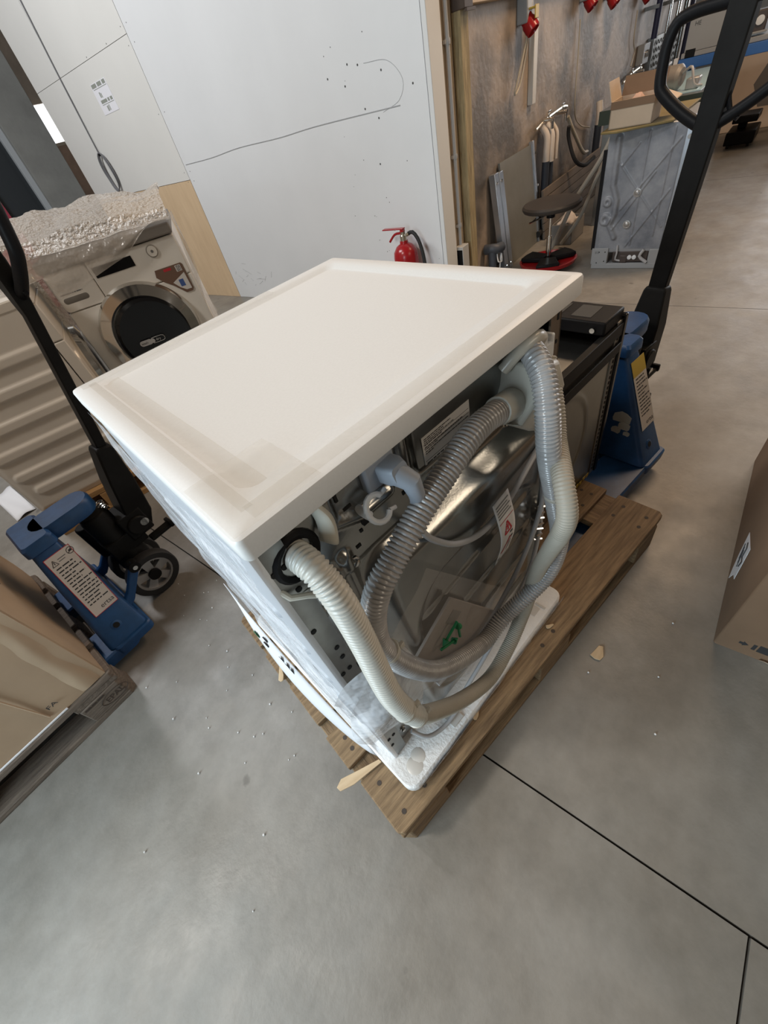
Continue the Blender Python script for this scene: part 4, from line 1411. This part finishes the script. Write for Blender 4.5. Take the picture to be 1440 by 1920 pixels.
# fire extinguisher
fe = gthing('fire_extinguisher', 'red fire extinguisher standing below the end of the white wall', 'fire extinguisher', -.118, .235, 0)
fe.scale = (1.16, 1.16, 1.16)
MB().lathe([(.070, .03), (.075, .036), (.075, .345), (.070, .375), (.050, .402), (.026, .415), (.024, .43)], n=32).build('cylinder', RED, fe, smooth=True)
MB().lathe([(.072, 0), (.076, .005), (.076, .03), (.07, .034)], n=32).build('foot_ring', BLACK, fe, smooth=True)
MB().lathe([(.020, .43), (.020, .455), (.014, .462), (.014, .475)], n=16).cyl((0, 0, .45), (.035, -.02, .455), .011, n=12).build('valve', mat('brass_steel', (.6, .55, .45), .3, 1.0), fe, smooth=True)
MB().loft([[(-.012, -.012, .475), (-.012, .012, .475), (.012, .012, .475), (.012, -.012, .475)], [(-.012, -.010, .492), (-.012, .010, .492), (.012, .010, .492), (.012, -.010, .492)]]).box(-.015, .015, -.012, .14, .488, .494).build('lever', RED, fe, bevel=.002)
MB().tube([(0, .01, .468), (0, .06, .462), (0, .105, .425)], .007, 8).build('carry_handle', RED, fe, smooth=True)
MB().tube([(.03, -.018, .456), (.03, -.05, .462), (.025, -.085, .43), (.015, -.115, .36), (.005, -.13, .26), (.0, -.128, .14)], .0105, 10).build('discharge_hose', RUBBER, fe, smooth=True)
MB().box(-.078, -.0755, -.025, .025, .16, .30).build('instruction_label', LABELW, fe)

# conduit with junction box
cd = gthing('conduit_pipe', 'grey vertical conduit pipe on the beige pier, boxed at its foot', 'pipe', .215, -.02)
MB().cyl((0, 0, .36), (0, 0, 4.0), .0125, n=14).build('pipe', mat('conduit_grey', (.42, .43, .44), .45), cd, smooth=True)
for z in (.48, .86, 1.36):
    MB().lathe([(.017, -.012), (.018, 0), (.017, .012)], (0, 0, z), n=12).box(-.026, .026, -.004, .014, z - .008, z + .008).build('pipe_clip', mat('conduit_grey', (.42, .43, .44), .45), cd)
MB().box(-.06, .03, -.05, .014, .18, .36).build('junction_box', mat('box_grey', (.50, .50, .49), .5), cd, bevel=.004)
MB().box(-.0605, -.0550, -.046, .012, .185, .34).build('box_cover', BLACK, cd)
MB().lathe([(.045, 0), (.045, .035), (.038, .042)], (-.01, .014, 1.62), (0, -1, 0), n=16).build('round_box', mat('conduit_grey', (.42, .43, .44), .45), cd, smooth=True)
o = gthing('electrical_box', 'dark little box high on the beige pier beside the pipe', 'electrical box', .40, -.05, 1.46)
MB().box(-.10, .0, -.04, .045, 0, .20).build('case', mat('rusty_dark', (.07, .05, .04), .6), o, bevel=.004)
MB().box(-.10, .0, -.055, -.041, -.012, .0).build('bracket', mat('rusty_dark', (.07, .05, .04), .6), o)

# red industrial sockets in a row
soc = None
for i, (x, z, lab) in enumerate(((1.22, 1.33, 'nearest red and grey power socket on the stained wall, cable below'), (2.40, 1.37, 'second red and grey power socket along the stained wall'),
                                 (3.00, 1.35, 'third red and grey power socket along the stained wall'), (4.10, 1.32, 'farthest red and grey power socket beside the blue post'))):
    if soc is None:
        soc = gthing('power_socket', lab, 'power socket', x, -.001, z, 0, 'red power sockets in a row on the stained wall')
        MB().box(-.05, .05, -.075, .0, .02, .16).build('case', mat('socket_grey', (.30, .31, .32), .5), soc, bevel=.006)
        ax = Vector((0, -.62, -.78))
        MB().lathe([(.040, 0), (.040, .02), (.046, .03), (.046, .085), (.040, .09), (.036, .06)], (0, -.045, .045), ax, 20).build('plug_ring', RED, soc, smooth=True)
        MB().box(-.028, .028, -.115, -.060, .075, .085).box(-.028, .028, -.121, -.115, .03, .09).build('hinged_lid', YELLOW, soc, bevel=.002)
        MB().box(-.052, .052, -.020, .0, .16, .20).build('fixing_plate', mat('socket_grey', (.30, .31, .32), .5), soc)
    else:
        dup_tree(soc, G(x, 0, z), B, lab)
# wall cables
for pts, lab, r in (([(1.27, -.06, 1.75), (1.24, -.07, 1.40), (1.10, -.05, 1.10), (1.07, -.04, 1.04), (1.10, -.04, 1.03), (1.17, -.05, 1.12), (1.26, -.06, 1.40), (1.30, -.04, 1.7)], 'pale looped cable hanging on the stained wall near the first socket', .007),
                    ([(2.36, -.02, 1.30), (2.38, -.02, 1.10), (2.42, -.02, .75), (2.6, -.02, .62), (2.9, -.02, .55)], 'thin grey cable running down the stained wall under the second socket', .005),
                    ([(4.0, -.03, 1.25), (4.02, -.03, 1.05), (4.12, -.03, .95), (4.05, -.03, .85)], 'thin cable below the farthest socket', .006)):
    o = tag(MB().tube(pts, r, 7).build('wall_cable', mat('cable_cream', (.50, .45, .36), .5), smooth=True, loc=G(0, 0), rz=B), lab, 'cable')
tk = gthing('cable_trunking', 'white vertical cable trunking strip on the stained wall', 'trunking', 1.43, -.002)
MB().box(-.045, .02, -.04, .0, .93, 1.36).build('channel', mat('trunk_white', (.62, .61, .58), .5), tk, bevel=.003)
MB().box(.02, .03, -.03, .0, .93, 1.36).build('torn_edge', mat('trunk_brown', (.32, .2, .13), .8), tk)

# leaning grey panel with zinc rails
lpn = gthing('leaning_panel', 'grey sheet panel with zinc rails leaning on the stained wall', 'panel', .70, -.13)
LEAN = Matrix.Rotation(R(-8), 4, 'X')
PW = mat('panel_grey', (.20, .20, .18), .45, var=.1)
s_ = MB().box(.15, .72, .005, .02, .0, .70, LEAN).build('sheet', PW, lpn)
for x in (.0, .075):
    MB().box(x, x + .065, -.02, .03, .0, .655 if x else .66, LEAN).build('rail', ZINC, lpn, bevel=.003)
MB().box(.72, .75, -.012, .022, .0, .72, LEAN).build('rail', ZINC, lpn, bevel=.003)
for x, z in ((.03, .60), (.105, .60), (.735, .64), (.735, .30), (.735, .42), (.105, .04), (.03, .04)):
    MB().lathe([(.010, 0), (.008, .006)], LEAN @ Vector((x, -.021, z)), (0, -1, 0), 10).build('screw', CHROME, lpn)
o = gthing('pipe_stub', 'blue-grey pipe elbow at the wall foot left of the leaning panel', 'pipe', .60, -.02, .0)
MB().tube([(0, 0, .20), (0, -.06, .205), (.02, -.09, .20), (.08, -.10, .195)], .036, 14).cyl((0, -.06, .0), (0, -.06, .19), .03).build('elbow', mat('pipe_blue_grey', (.07, .08, .10), .5), o, smooth=True)
MB().tube([(.02, -.09, .17), (-.02, -.12, .12), (.02, -.13, .11), (.05, -.11, .16), (-.03, -.13, -.0)], .005, 6).build('loose_wire', CLIPM, o, smooth=True)

# taps and hoses
def taps(x, z, lab, n=2):
    t = gthing('water_tap', lab, 'tap', x, -.02, z)
    MB().tube([(-.25, -.02, -.03), (-.05, -.02, 0), (.30, -.02, .02), (.42, -.02, .01)], .013, 8).build('supply_pipe', mat('brass_steel', (.6, .55, .45), .3, 1.0), t, smooth=True)
    for k in range(n):
        xx = -.08 + .30 * k
        MB().cyl((xx, -.02, 0), (xx, -.10, 0), .014, n=10).cyl((xx, -.09, .0), (xx, -.09, -.06), .012, n=10).build('tap_body', CHROME, t, smooth=True)
        MB().cyl((xx, -.06, .01), (xx, -.06, .045), .006, n=8).box(xx - .035, xx + .035, -.066, -.054, .045, .055).build('tap_lever', CHROME, t, bevel=.002)
    return t


taps(1.72, .80, 'chrome tap pair on the stained wall above the leaning panel')
taps(4.05, .78, 'chrome tap pair on the stained wall behind the open carton')
hb = gthing('hose_bundle', 'white hose ends wrapped over dark sleeves hanging under the first taps', 'hose', 1.62, -.06)
for k, (dx, dy) in enumerate(((0, 0), (.05, -.02), (.10, .0), (.14, -.03))):
    MB().tube([(dx + .02, dy + .03, .76), (dx, dy - .02, .70), (dx - .02, dy - .03, .60), (dx - .02, dy - .03, .53)], .026 if k < 3 else .015, 10).build('white_sleeve', mat('sleeve_white', (.66, .60, .54), .5), hb, smooth=True)
for k, dx in enumerate((0, .09)):
    MB().tube([(dx - .02, -.03, .54), (dx - .03, -.03, .30), (dx - .02, -.02, .0)], .030, 10).build('dark_sleeve', mat('sleeve_navy', (.03, .04, .06), .6), hb, smooth=True)
for pts, lab, m, r in (([(1.95, -.14, .70), (1.97, -.14, .62), (2.0, -.2, .46), (2.12, -.25, .39), (2.35, -.26, .40)], 'dark grey hose drooping from the first taps', RUBBER, .016),
                       ([(2.08, -.08, .75), (2.16, -.12, .62), (2.32, -.16, .46), (2.52, -.14, .42)], 'brown-grey hose hanging beside the dark one', HOSE_G, .015)):
    tag(MB().tube(pts, r, 8).build('drain_hose', m, smooth=True, loc=G(0, 0), rz=B), lab, 'hose')
for pts, lab, r in (([(.95, -.775, .74), (.98, -.70, .60), (1.10, -.52, .36), (1.12, -.44, .2), (1.12, -.36, .03)], 'pale hose falling behind the stool to the floor', .016),
                    ([(1.08, -.75, .70), (1.14, -.64, .45), (1.20, -.54, .22), (1.24, -.40, .03)], 'second pale hose falling beside the dishwasher', .014)):
    tag(MB().tube(pts, r, 8).build('drain_hose', mat('hose_pale', (.46, .42, .36), .5), smooth=True, loc=G(0, 0), rz=B), lab, 'hose')
hb2 = gthing('hose_bundle', 'white and navy sleeved hose end behind the dishwasher', 'hose', 3.0, -.06)
MB().tube([(0, 0, .72), (-.02, -.02, .62), (-.02, -.02, .54)], .030, 10).build('white_sleeve', mat('sleeve_white', (.66, .60, .54), .5), hb2, smooth=True)
MB().tube([(-.02, -.02, .55), (-.02, -.02, .0)], .034, 10).build('dark_sleeve', mat('sleeve_navy', (.03, .04, .06), .6), hb2, smooth=True)
tag(MB().tube([(3.9, -.10, .55), (4.2, -.16, .62), (4.6, -.2, .70), (4.9, -.24, .74), (5.1, -.2, .72)], .020, 10).build('drain_hose', mat('hose_pale', (.46, .42, .36), .5), smooth=True, loc=G(0, 0), rz=B), 'pale hose rising along the wall to the tread-plate column', 'hose')

# stool
sl = gthing('workshop_stool', 'low round black stool on a red tray base by the dishwasher', 'stool', .80, -.455)
MB().lathe([(.17, .395), (.195, .400), (.205, .415), (.205, .425), (.195, .437), (.13, .440), (.001, .436)], n=36).build('seat', mat('seat_dark', (.040, .034, .031), .5), sl, smooth=True)
MB().cyl((0, 0, .20), (0, 0, .40), .012, n=14).cyl((0, 0, .06), (0, 0, .22), .020, n=14).build('gas_post', CHROME, sl, smooth=True)
MB().lathe([(.03, .34), (.03, .395), (.06, .398)], n=16).build('seat_mount', BLACK, sl, smooth=True)
MB().tube([(0, 0, .37), (-.09, .06, .355), (-.16, .10, .35)], .006, 8).build('height_lever', CHROME, sl, smooth=True)
MB().lathe([(.17, .03), (.205, .035), (.215, .06), (.20, .062), (.19, .045), (.05, .045)], n=36).build('tray_base', RED, sl, smooth=True)
for k in range(3):
    a = R(200 + 120 * k)
    M = Matrix.Rotation(a, 4, 'Z')
    MB().prism([(.03, -.055), (.19, -.085), (.20, .0), (.19, .085), (.03, .055)], .05, .082, M).build('tool_dish', BLACK, sl, bevel=.008)
for k in range(4):
    a = R(45 + 90 * k)
    MB().cyl((.16 * math.cos(a) - .012, .16 * math.sin(a), .018), (.16 * math.cos(a) + .012, .16 * math.sin(a), .018), .018, n=12).build('caster', BLACK, sl, smooth=True)
o = gthing('parts_bin', 'grey open bin with a white cloth behind the stool', 'bin', 1.30, -.46)
MB().box(0, .30, 0, .006, 0, .15).box(0, .30, .17, .176, 0, .15).box(0, .006, 0, .176, 0, .15).box(.294, .30, 0, .176, 0, .15).box(0, .3, 0, .176, 0, .006).build('bin', mat('bin_grey', (.26, .25, .24), .6), o)
o = tag(MB().sheet(14, 12, lambda a, b: (.05 + .18 * a, .02 + .13 * b, .14 + .08 * math.sin(a * 3.1) * math.sin(b * 3.1) + .02 * wob(a * 5, b * 5))).build('cloth', mat('cloth_white', (.62, .55, .5), .9), smooth=True, solid=.004, loc=G(1.30, -.46), rz=B), 'crumpled whitish cloth in the grey bin behind the stool', 'cloth')

# dishwasher without its cladding, seen from the side
DWX, DY0, DY1 = .776, -.800, -1.262
dw = gthing('dishwasher', 'stripped dishwasher with translucent side sheet and exposed base, by the wall', 'dishwasher', 0, 0)
TRANSL = mat('milky_plastic', (.34, .355, .385), .32, col2=(.13, .145, .175), vscale=5)


def dwf(a, b):
    y = DY0 + (DY1 + .045 - DY0) * a
    z = .125 + .645 * b
    h = 0
    for (p, q) in (((-1.20, .70), (-.93, .36)), ((-.88, .62), (-1.20, .25)), ((-.98, .70), (-.90, .60)), ((-1.0, .14), (-1.2, .45)), ((-1.03, .75), (-1.03, .15)), ((-1.16, .75), (-1.16, .2)), ((-.9, .25), (-1.1, .55))):
        d = sd_seg(y, z, [p, q])
        h += .006 * smooth01((.007 - d) / .006)
    d = sd_seg(y, z, [(-.86, .74), (-.865, .5), (-.90, .42), (-.90, .34), (-.875, .28), (-.92, .2)])
    h += .016 * smooth01((.024 - d) / .018)
    for cy, cz, rr_ in ((-.845, .31, .03), (-.845, .41, .022)):
        d = math.hypot(y - cy, z - cz)
        h += .012 * smooth01((rr_ + .012 - d) / .012) - .010 * smooth01((rr_ * .6 - d) / .01)
    return (DWX - h, y, z)


MB().sheet(90, 120, dwf).build('side_sheet', TRANSL, dw, smooth=True, auto=False)
MB().box(DWX + .002, DWX + .56, DY1 + .03, DY0 - .004, .10, .775).build('tub', mat('tub_grey', (.30, .31, .33), .4, .3), dw, bevel=.01)
for y, z in ((-1.02, .45), (-.99, .275)):
    MB().lathe([(.024, 0), (.024, .004), (.018, .005), (.016, .003), (.010, .008), (.001, .01)], (DWX - .004, y, z), (-1, 0, 0), 16).build('press_stud', HUB, dw, smooth=True)
MB().box(DWX - .004, DWX + .012, DY0, DY0 + .022, .125, .69).build('edge_strip', BLACK, dw)
MB().box(DWX - .012, DWX + .02, DY1 - .0, DY1 + .040, .11, .775).build('zinc_post', ZINC, dw, bevel=.003)
MB().box(DWX + .02, DWX + .57, DY1 - .006, DY1 + .03, .02, .775).build('door_side', STEEL_D, dw, bevel=.003)
for z in (.70, .36, .26, .17):
    MB().lathe([(.012, 0), (.010, .005)], (DWX - .0125, DY1 + .02, z), (-1, 0, 0), 10).build('screw', HUB, dw)
MB().box(DWX - .01, DWX + .5, DY1 + .02, DY0 + .005, .0, .035).box(DWX - .01, DWX + .02, DY0 - .10, DY0 + .012, .03, .135).box(DWX - .008, DWX + .02, DY1 + .03, DY1 + .10, .03, .12).build('base_tray', mat('base_grey', (.30, .31, .32), .5), dw, bevel=.004)
MB().box(DWX + .0, DWX + .06, -1.16, -.93, .04, .11).box(DWX - .004, DWX + .03, -1.03, -.98, .035, .085).build('pump_motor', mat('pump_dark', (.06, .045, .04), .5), dw, bevel=.006)
for y in (-1.045, -1.075):
    MB().lathe([(.014, 0), (.014, .006), (.006, .008)], (DWX - .001, y, .072), (-1, 0, 0), 14).build('white_port', CLIPM, dw, smooth=True)
MB().tube([(DWX - .004, -.955, .15), (DWX - .012, -.96, .10), (DWX - .006, -.955, .06), (DWX, -.985, .05)], .006, 8).build('base_hose', CABLE, dw, smooth=True)
MB().tube([(DWX - .01, -1.13, .12), (DWX - .012, -1.11, .08), (DWX - .01, -1.16, .04)], .010, 8).build('base_hose', CABLE, dw, smooth=True)
text('printed_letters', 'EG', .022, plane_m((DWX - .0106, DY0 - .012, .10), (0, -1, 0), (0, 0, 1)), INKG, dw)
mb = MB()
for p in ((-.83, .04), (-.84, .11), (-.88, .05), (-.88, .11)):
    mb.cyl((DWX - .011, p[0], p[1]), (DWX - .0095, p[0], p[1]), .004, n=8)
mb.build('hole', HOLE, dw)['kind'] = 'stuff'

bd = tag(MB().prism([(-.06, 1.10), (.62, 1.10), (.62, .70), (-.02, .72), (-.06, .88), (-.09, .96), (-.10, 1.0)], 0, .010).build('packing_board', mat('olive_board', (.20, .155, .06), .7, var=.2), loc=G(DWX, -1.86 + .0, .777), rz=B, bevel=.002), 'olive-brown board lying on top of the stripped dishwasher', 'board')

oc = gthing('open_carton', 'small open cardboard carton with raised flaps on the dishwasher', 'box', DWX - .02, -.79, .788)
cw, cd_, ch = .235, .20, .125
mb = MB()
mb.box(0, .005, -cw, 0, 0, ch).box(cd_, cd_ + .005, -cw, 0, 0, ch).box(0, cd_, -.005, 0, 0, ch).box(0, cd_, -cw, -cw + .005, 0, ch).box(0, cd_, -cw, 0, 0, .004)
mb.build('carton', CARD_L, oc)
MB().box(-.004, 0, -cw, 0, ch - .035, ch).build('folded_flap', CARD_D, oc)
MB().loft([[(0, -cw, ch), (cd_, -cw, ch), (cd_, -cw + .004, ch), (0, -cw + .004, ch)], [(.01, -cw - .10, ch - .045), (cd_ - .01, -cw - .10, ch - .045), (cd_ - .01, -cw - .098, ch - .04), (.01, -cw - .098, ch - .04)]]).build('flap', CARD_L, oc)
MB().loft([[(cd_, -cw, ch), (cd_, 0, ch), (cd_ + .004, 0, ch), (cd_ + .004, -cw, ch)], [(cd_ + .03, -cw, ch + .085), (cd_ + .03, 0, ch + .085), (cd_ + .034, 0, ch + .085), (cd_ + .034, -cw, ch + .085)]]).build('flap', CARD_D, oc)
MB().loft([[(0, 0, ch), (cd_, 0, ch), (cd_, .004, ch), (0, .004, ch)], [(.01, .03, ch + .09), (cd_, .03, ch + .09), (cd_, .034, ch + .09), (.01, .034, ch + .09)]]).build('flap', CARD_L, oc)
o = tag(MB().sheet(12, 10, lambda a, b: (.03 + .14 * a, -.20 + .16 * b, .05 + .085 * math.sin(a * 3.1) * math.sin(b * 3.1) + .015 * wob(a * 6, b * 6))).build('cloth', mat('cloth_pink', (.50, .33, .26), .9), smooth=True, solid=.003, loc=G(DWX - .02, -.79, .788), rz=B), 'pinkish rag in the open carton on the dishwasher', 'cloth')

# ------------------------------------------------------------------ bench and machines further along
bn = gthing('workbench', 'steel workbench with pale blue film beyond the dishwasher', 'workbench', 1.75, -1.12)
MB().box(0, 1.5, 0, .68, .74, .775).build('bench_top', STEEL_D, bn, bevel=.004)
MB().box(.10, 1.45, .04, .62, .7755, .781).build('blue_film', mat('pale_blue_film', (.42, .62, .72), .25), bn)
MB().box(-.012, -.001, 0, .68, .69, .775).box(.001, 1.5, -.012, -.001, .69, .775).build('front_trim', mat('dark_green_edge', (.03, .045, .03), .5), bn)
for x in (.03, 1.41):
    for y in (.03, .59):
        MB().box(x, x + .06, y, y + .06, 0, .739).build('leg', STEEL_D, bn, bevel=.003)
MB().box(.092, 1.408, .1, .58, .18, .20).build('shelf', STEEL_D, bn)
o = gthing('machine_part', 'grey motor casting lying on the workbench behind the black handle', 'machine part', 1.98, -.92, .782)
MB().lathe([(.05, 0), (.07, .02), (.07, .14), (.05, .18), (.03, .22)], (0, 0, .075), (.3, 1, 0), 20).build('casting', mat('cast_grey', (.33, .31, .29), .5, .5), o, smooth=True)
MB().tube([(0, 0, .09), (-.06, -.06, .12), (-.08, -.10, .03), (-.02, -.14, .01)], .008, 8).build('lead', CABLE, o, smooth=True)
MB().box(-.04, .06, -.12, -.04, 0, .06).build('bracket', HUB, o, bevel=.006)

bf = gthing('blue_frame', 'bright blue steel stand carrying a stripped dishwasher base far back', 'stand', 3.5, -1.65)
BLB = mat('bright_blue', (.03, .13, .42), .4)
MB().box(0, .06, 0, 1.06, .77, .845).box(.54, .60, 0, 1.06, .77, .845).box(.06, .54, 1.0, 1.06, .77, .845).box(.06, .54, 0, .06, .77, .845).build('rail', BLB, bf, bevel=.004)
for x in (0, .54):
    for y in (0, 1.0):
        MB().box(x, x + .06, y, y + .06, 0, .769).build('leg', BLB, bf, bevel=.004)
MB().box(.0, .05, 1.065, 1.10, .6, .86).build('white_post', PAPER, bf)
dk = gthing('upturned_dishwasher', 'upturned dishwasher base with pump on the bright blue stand', 'dishwasher', 3.52, -1.20, .846)
MB().box(0, .05, .30, .58, .036, .26).build('side_plate', mat('base_grey', (.30, .31, .32), .5), dk, bevel=.004)
MB().box(0, .5, -.05, .60, 0, .035).box(.02, .06, -.02, .3, .05, .065).build('tray', mat('base_grey', (.30, .31, .32), .5), dk, bevel=.004)
MB().box(.04, .3, .0, .28, .05, .19).build('motor_block', mat('pump_dark', (.06, .045, .04), .5), dk, bevel=.008)
MB().box(-.002, .06, .49, .57, .0, .055).build('black_block', BLACK, dk, bevel=.003)
MB().lathe([(.03, 0), (.03, .012), (.012, .014)], (.038, .05, .13), (-1, 0, 0), 18).build('white_port', CLIPM, dk, smooth=True)
for y in (.30, .22, .14):
    MB().tube([(.02, y, .26), (.01, y - .01, .18), (.02, y - .03, .08)], .008, 8).build('pipe', mat('copper', (.50, .32, .20), .35, .8), dk, smooth=True)
text('printed_letters', 'HE', .04, plane_m((-.0008, .54, .20), (0, -1, 0), (0, 0, 1)), INK, dk)
o = gthing('silver_roll', 'shiny silver cylinder at the right edge on the bright blue stand', 'cylinder', 3.54, -1.68, .846)
MB().cyl((.05, -.28, .055), (.05, .36, .055), .053, n=24).cyl((.05, -.30, .055), (.05, -.28, .055), .03).build('roll', CHROME, o, smooth=True)

# printed carton at the far right
pc_ = gthing('printed_carton', 'large light carton with dark printed shapes standing at far right', 'box', 5.05, -1.62, 0)
MB().box(0, .8, -.60, .72, .001, .66).build('carton', mat('cardboard_pale', (0.74, 0.60, 0.47), 0.8, var=0.06, vscale=3), pc_, bevel=.006)
PMc = plane_m((-.0012, .50, .10), (0, -1, 0), (0, 0, 1))
MB().prism([(0, .30), (.09, .50), (.30, .50), (.16, .30), (.30, .10), (.10, .10)], 0, .0008, PMc).build('printed_shape', mat('print_brown_grey', (.20, .185, .17), .7), pc_)
# tread plate column, pipes and blue post on the wall end
tc_ = gthing('tread_plate', 'diamond tread-plate column cladding behind the taps', 'panel', 4.72, -.05)
MB().box(0, 1.35, -.02, .045, .0, 1.0).build('sheet', STEEL_D, tc_)
mb = MB()
for i in range(22):
    for j in range(16):
        x, z = .05 + i * .06, .05 + j * .06
        a = R(45 if (i + j) % 2 else -45)
        M = plane_m((x, -.021, z), (math.cos(a), 0, math.sin(a)), (-math.sin(a), 0, math.cos(a)))
        mb.box(-.022, .022, -.006, .006, 0, .004, M)
mb.build('tread', STEEL, tc_)['kind'] = 'stuff'
for k, (x, r, m, lab) in enumerate(((4.42, .030, mat('navy_post', (.02, .025, .07), .5), 'navy blue upright post at the end of the stained wall'),
                                    (4.95, .016, CHROME, 'first bright steel pipe by the tread-plate column'), (5.35, .022, CHROME, 'second bright steel pipe by the tread-plate column'),
                                    (5.75, .026, STEEL, 'third steel pipe by the tread-plate column'), (6.10, .026, mat('navy_post', (.02, .025, .07), .5), 'dark navy pipe beyond the steel pipes'))):
    o = gthing('upright_pipe', lab, 'pipe', x, -.13)
    MB().cyl((0, 0, 1.0 if k == 0 else 0), (0, 0, 3.4), r, n=12).build('pipe', m, o, smooth=True)
    MB().box(-r - .01, r + .01, -.01, .128, 1.22, 1.25).build('bracket', STEEL_D, o)
o = gthing('wall_box', 'grey square box on the wall below the navy post', 'electrical box', 4.45, -.003, .82)
MB().box(-.12, .12, -.07, .0, 0, .16).build('case', mat('socket_grey', (.30, .31, .32), .5), o, bevel=.006)
MB().cyl((0, -.07, .08), (0, -.09, .08), .03, n=14).build('knob', CHROME, o, smooth=True)
# dark low pipe ledge along the wall foot
o = gthing('floor_pipe', 'dark pipe run along the foot of the stained wall', 'pipe', 1.3, -.08)
MB().tube([(0, 0, .18), (1.2, -.02, .17), (2.6, -.02, .16)], .02, 8).tube([(0.1, -.05, .06), (1.2, -.06, .06), (2.6, -.06, .05)], .025, 8).build('pipe', RUBBER, o, smooth=True)
for x in (.2, 1.3, 2.4):
    MB().box(x, x + .03, -.08, .078, 0, .20).build('bracket', STEEL_D, o)
sp = gthing('slat_screen', 'stained boards leaning along the wall foot behind the dishwasher', 'boards', 1.45, -.16)
for k in range(6):
    MB().box(0, 1.9, -.02 - .0, .0, .005 + k * .062, .062 + k * .062, Matrix.Rotation(R(-6), 4, 'X')).build('board', mat('stained_board', (.19, .155, .125), .7, var=.3, vscale=3), sp, bevel=.002)
# distant things beyond the black handle
o = gthing('machine_stand', 'dark low machine beyond the pallet truck handle on the bright floor', 'machine', 4.15, -1.18)
MB().box(0, .4, -.16, .10, .03, .14).build('frame', BLACKP, o, bevel=.01)
MB().box(.05, .35, -.14, .08, .20, .26).box(.15, .25, -.05, .03, .141, .20).build('carriage', BLACKP, o, bevel=.01)
for x in (.05, .33):
    for y in (-.12, .06):
        MB().cyl((x, y - .012, .03), (x, y + .012, .03), .03, n=14).build('wheel', RUBBER, o, smooth=True)
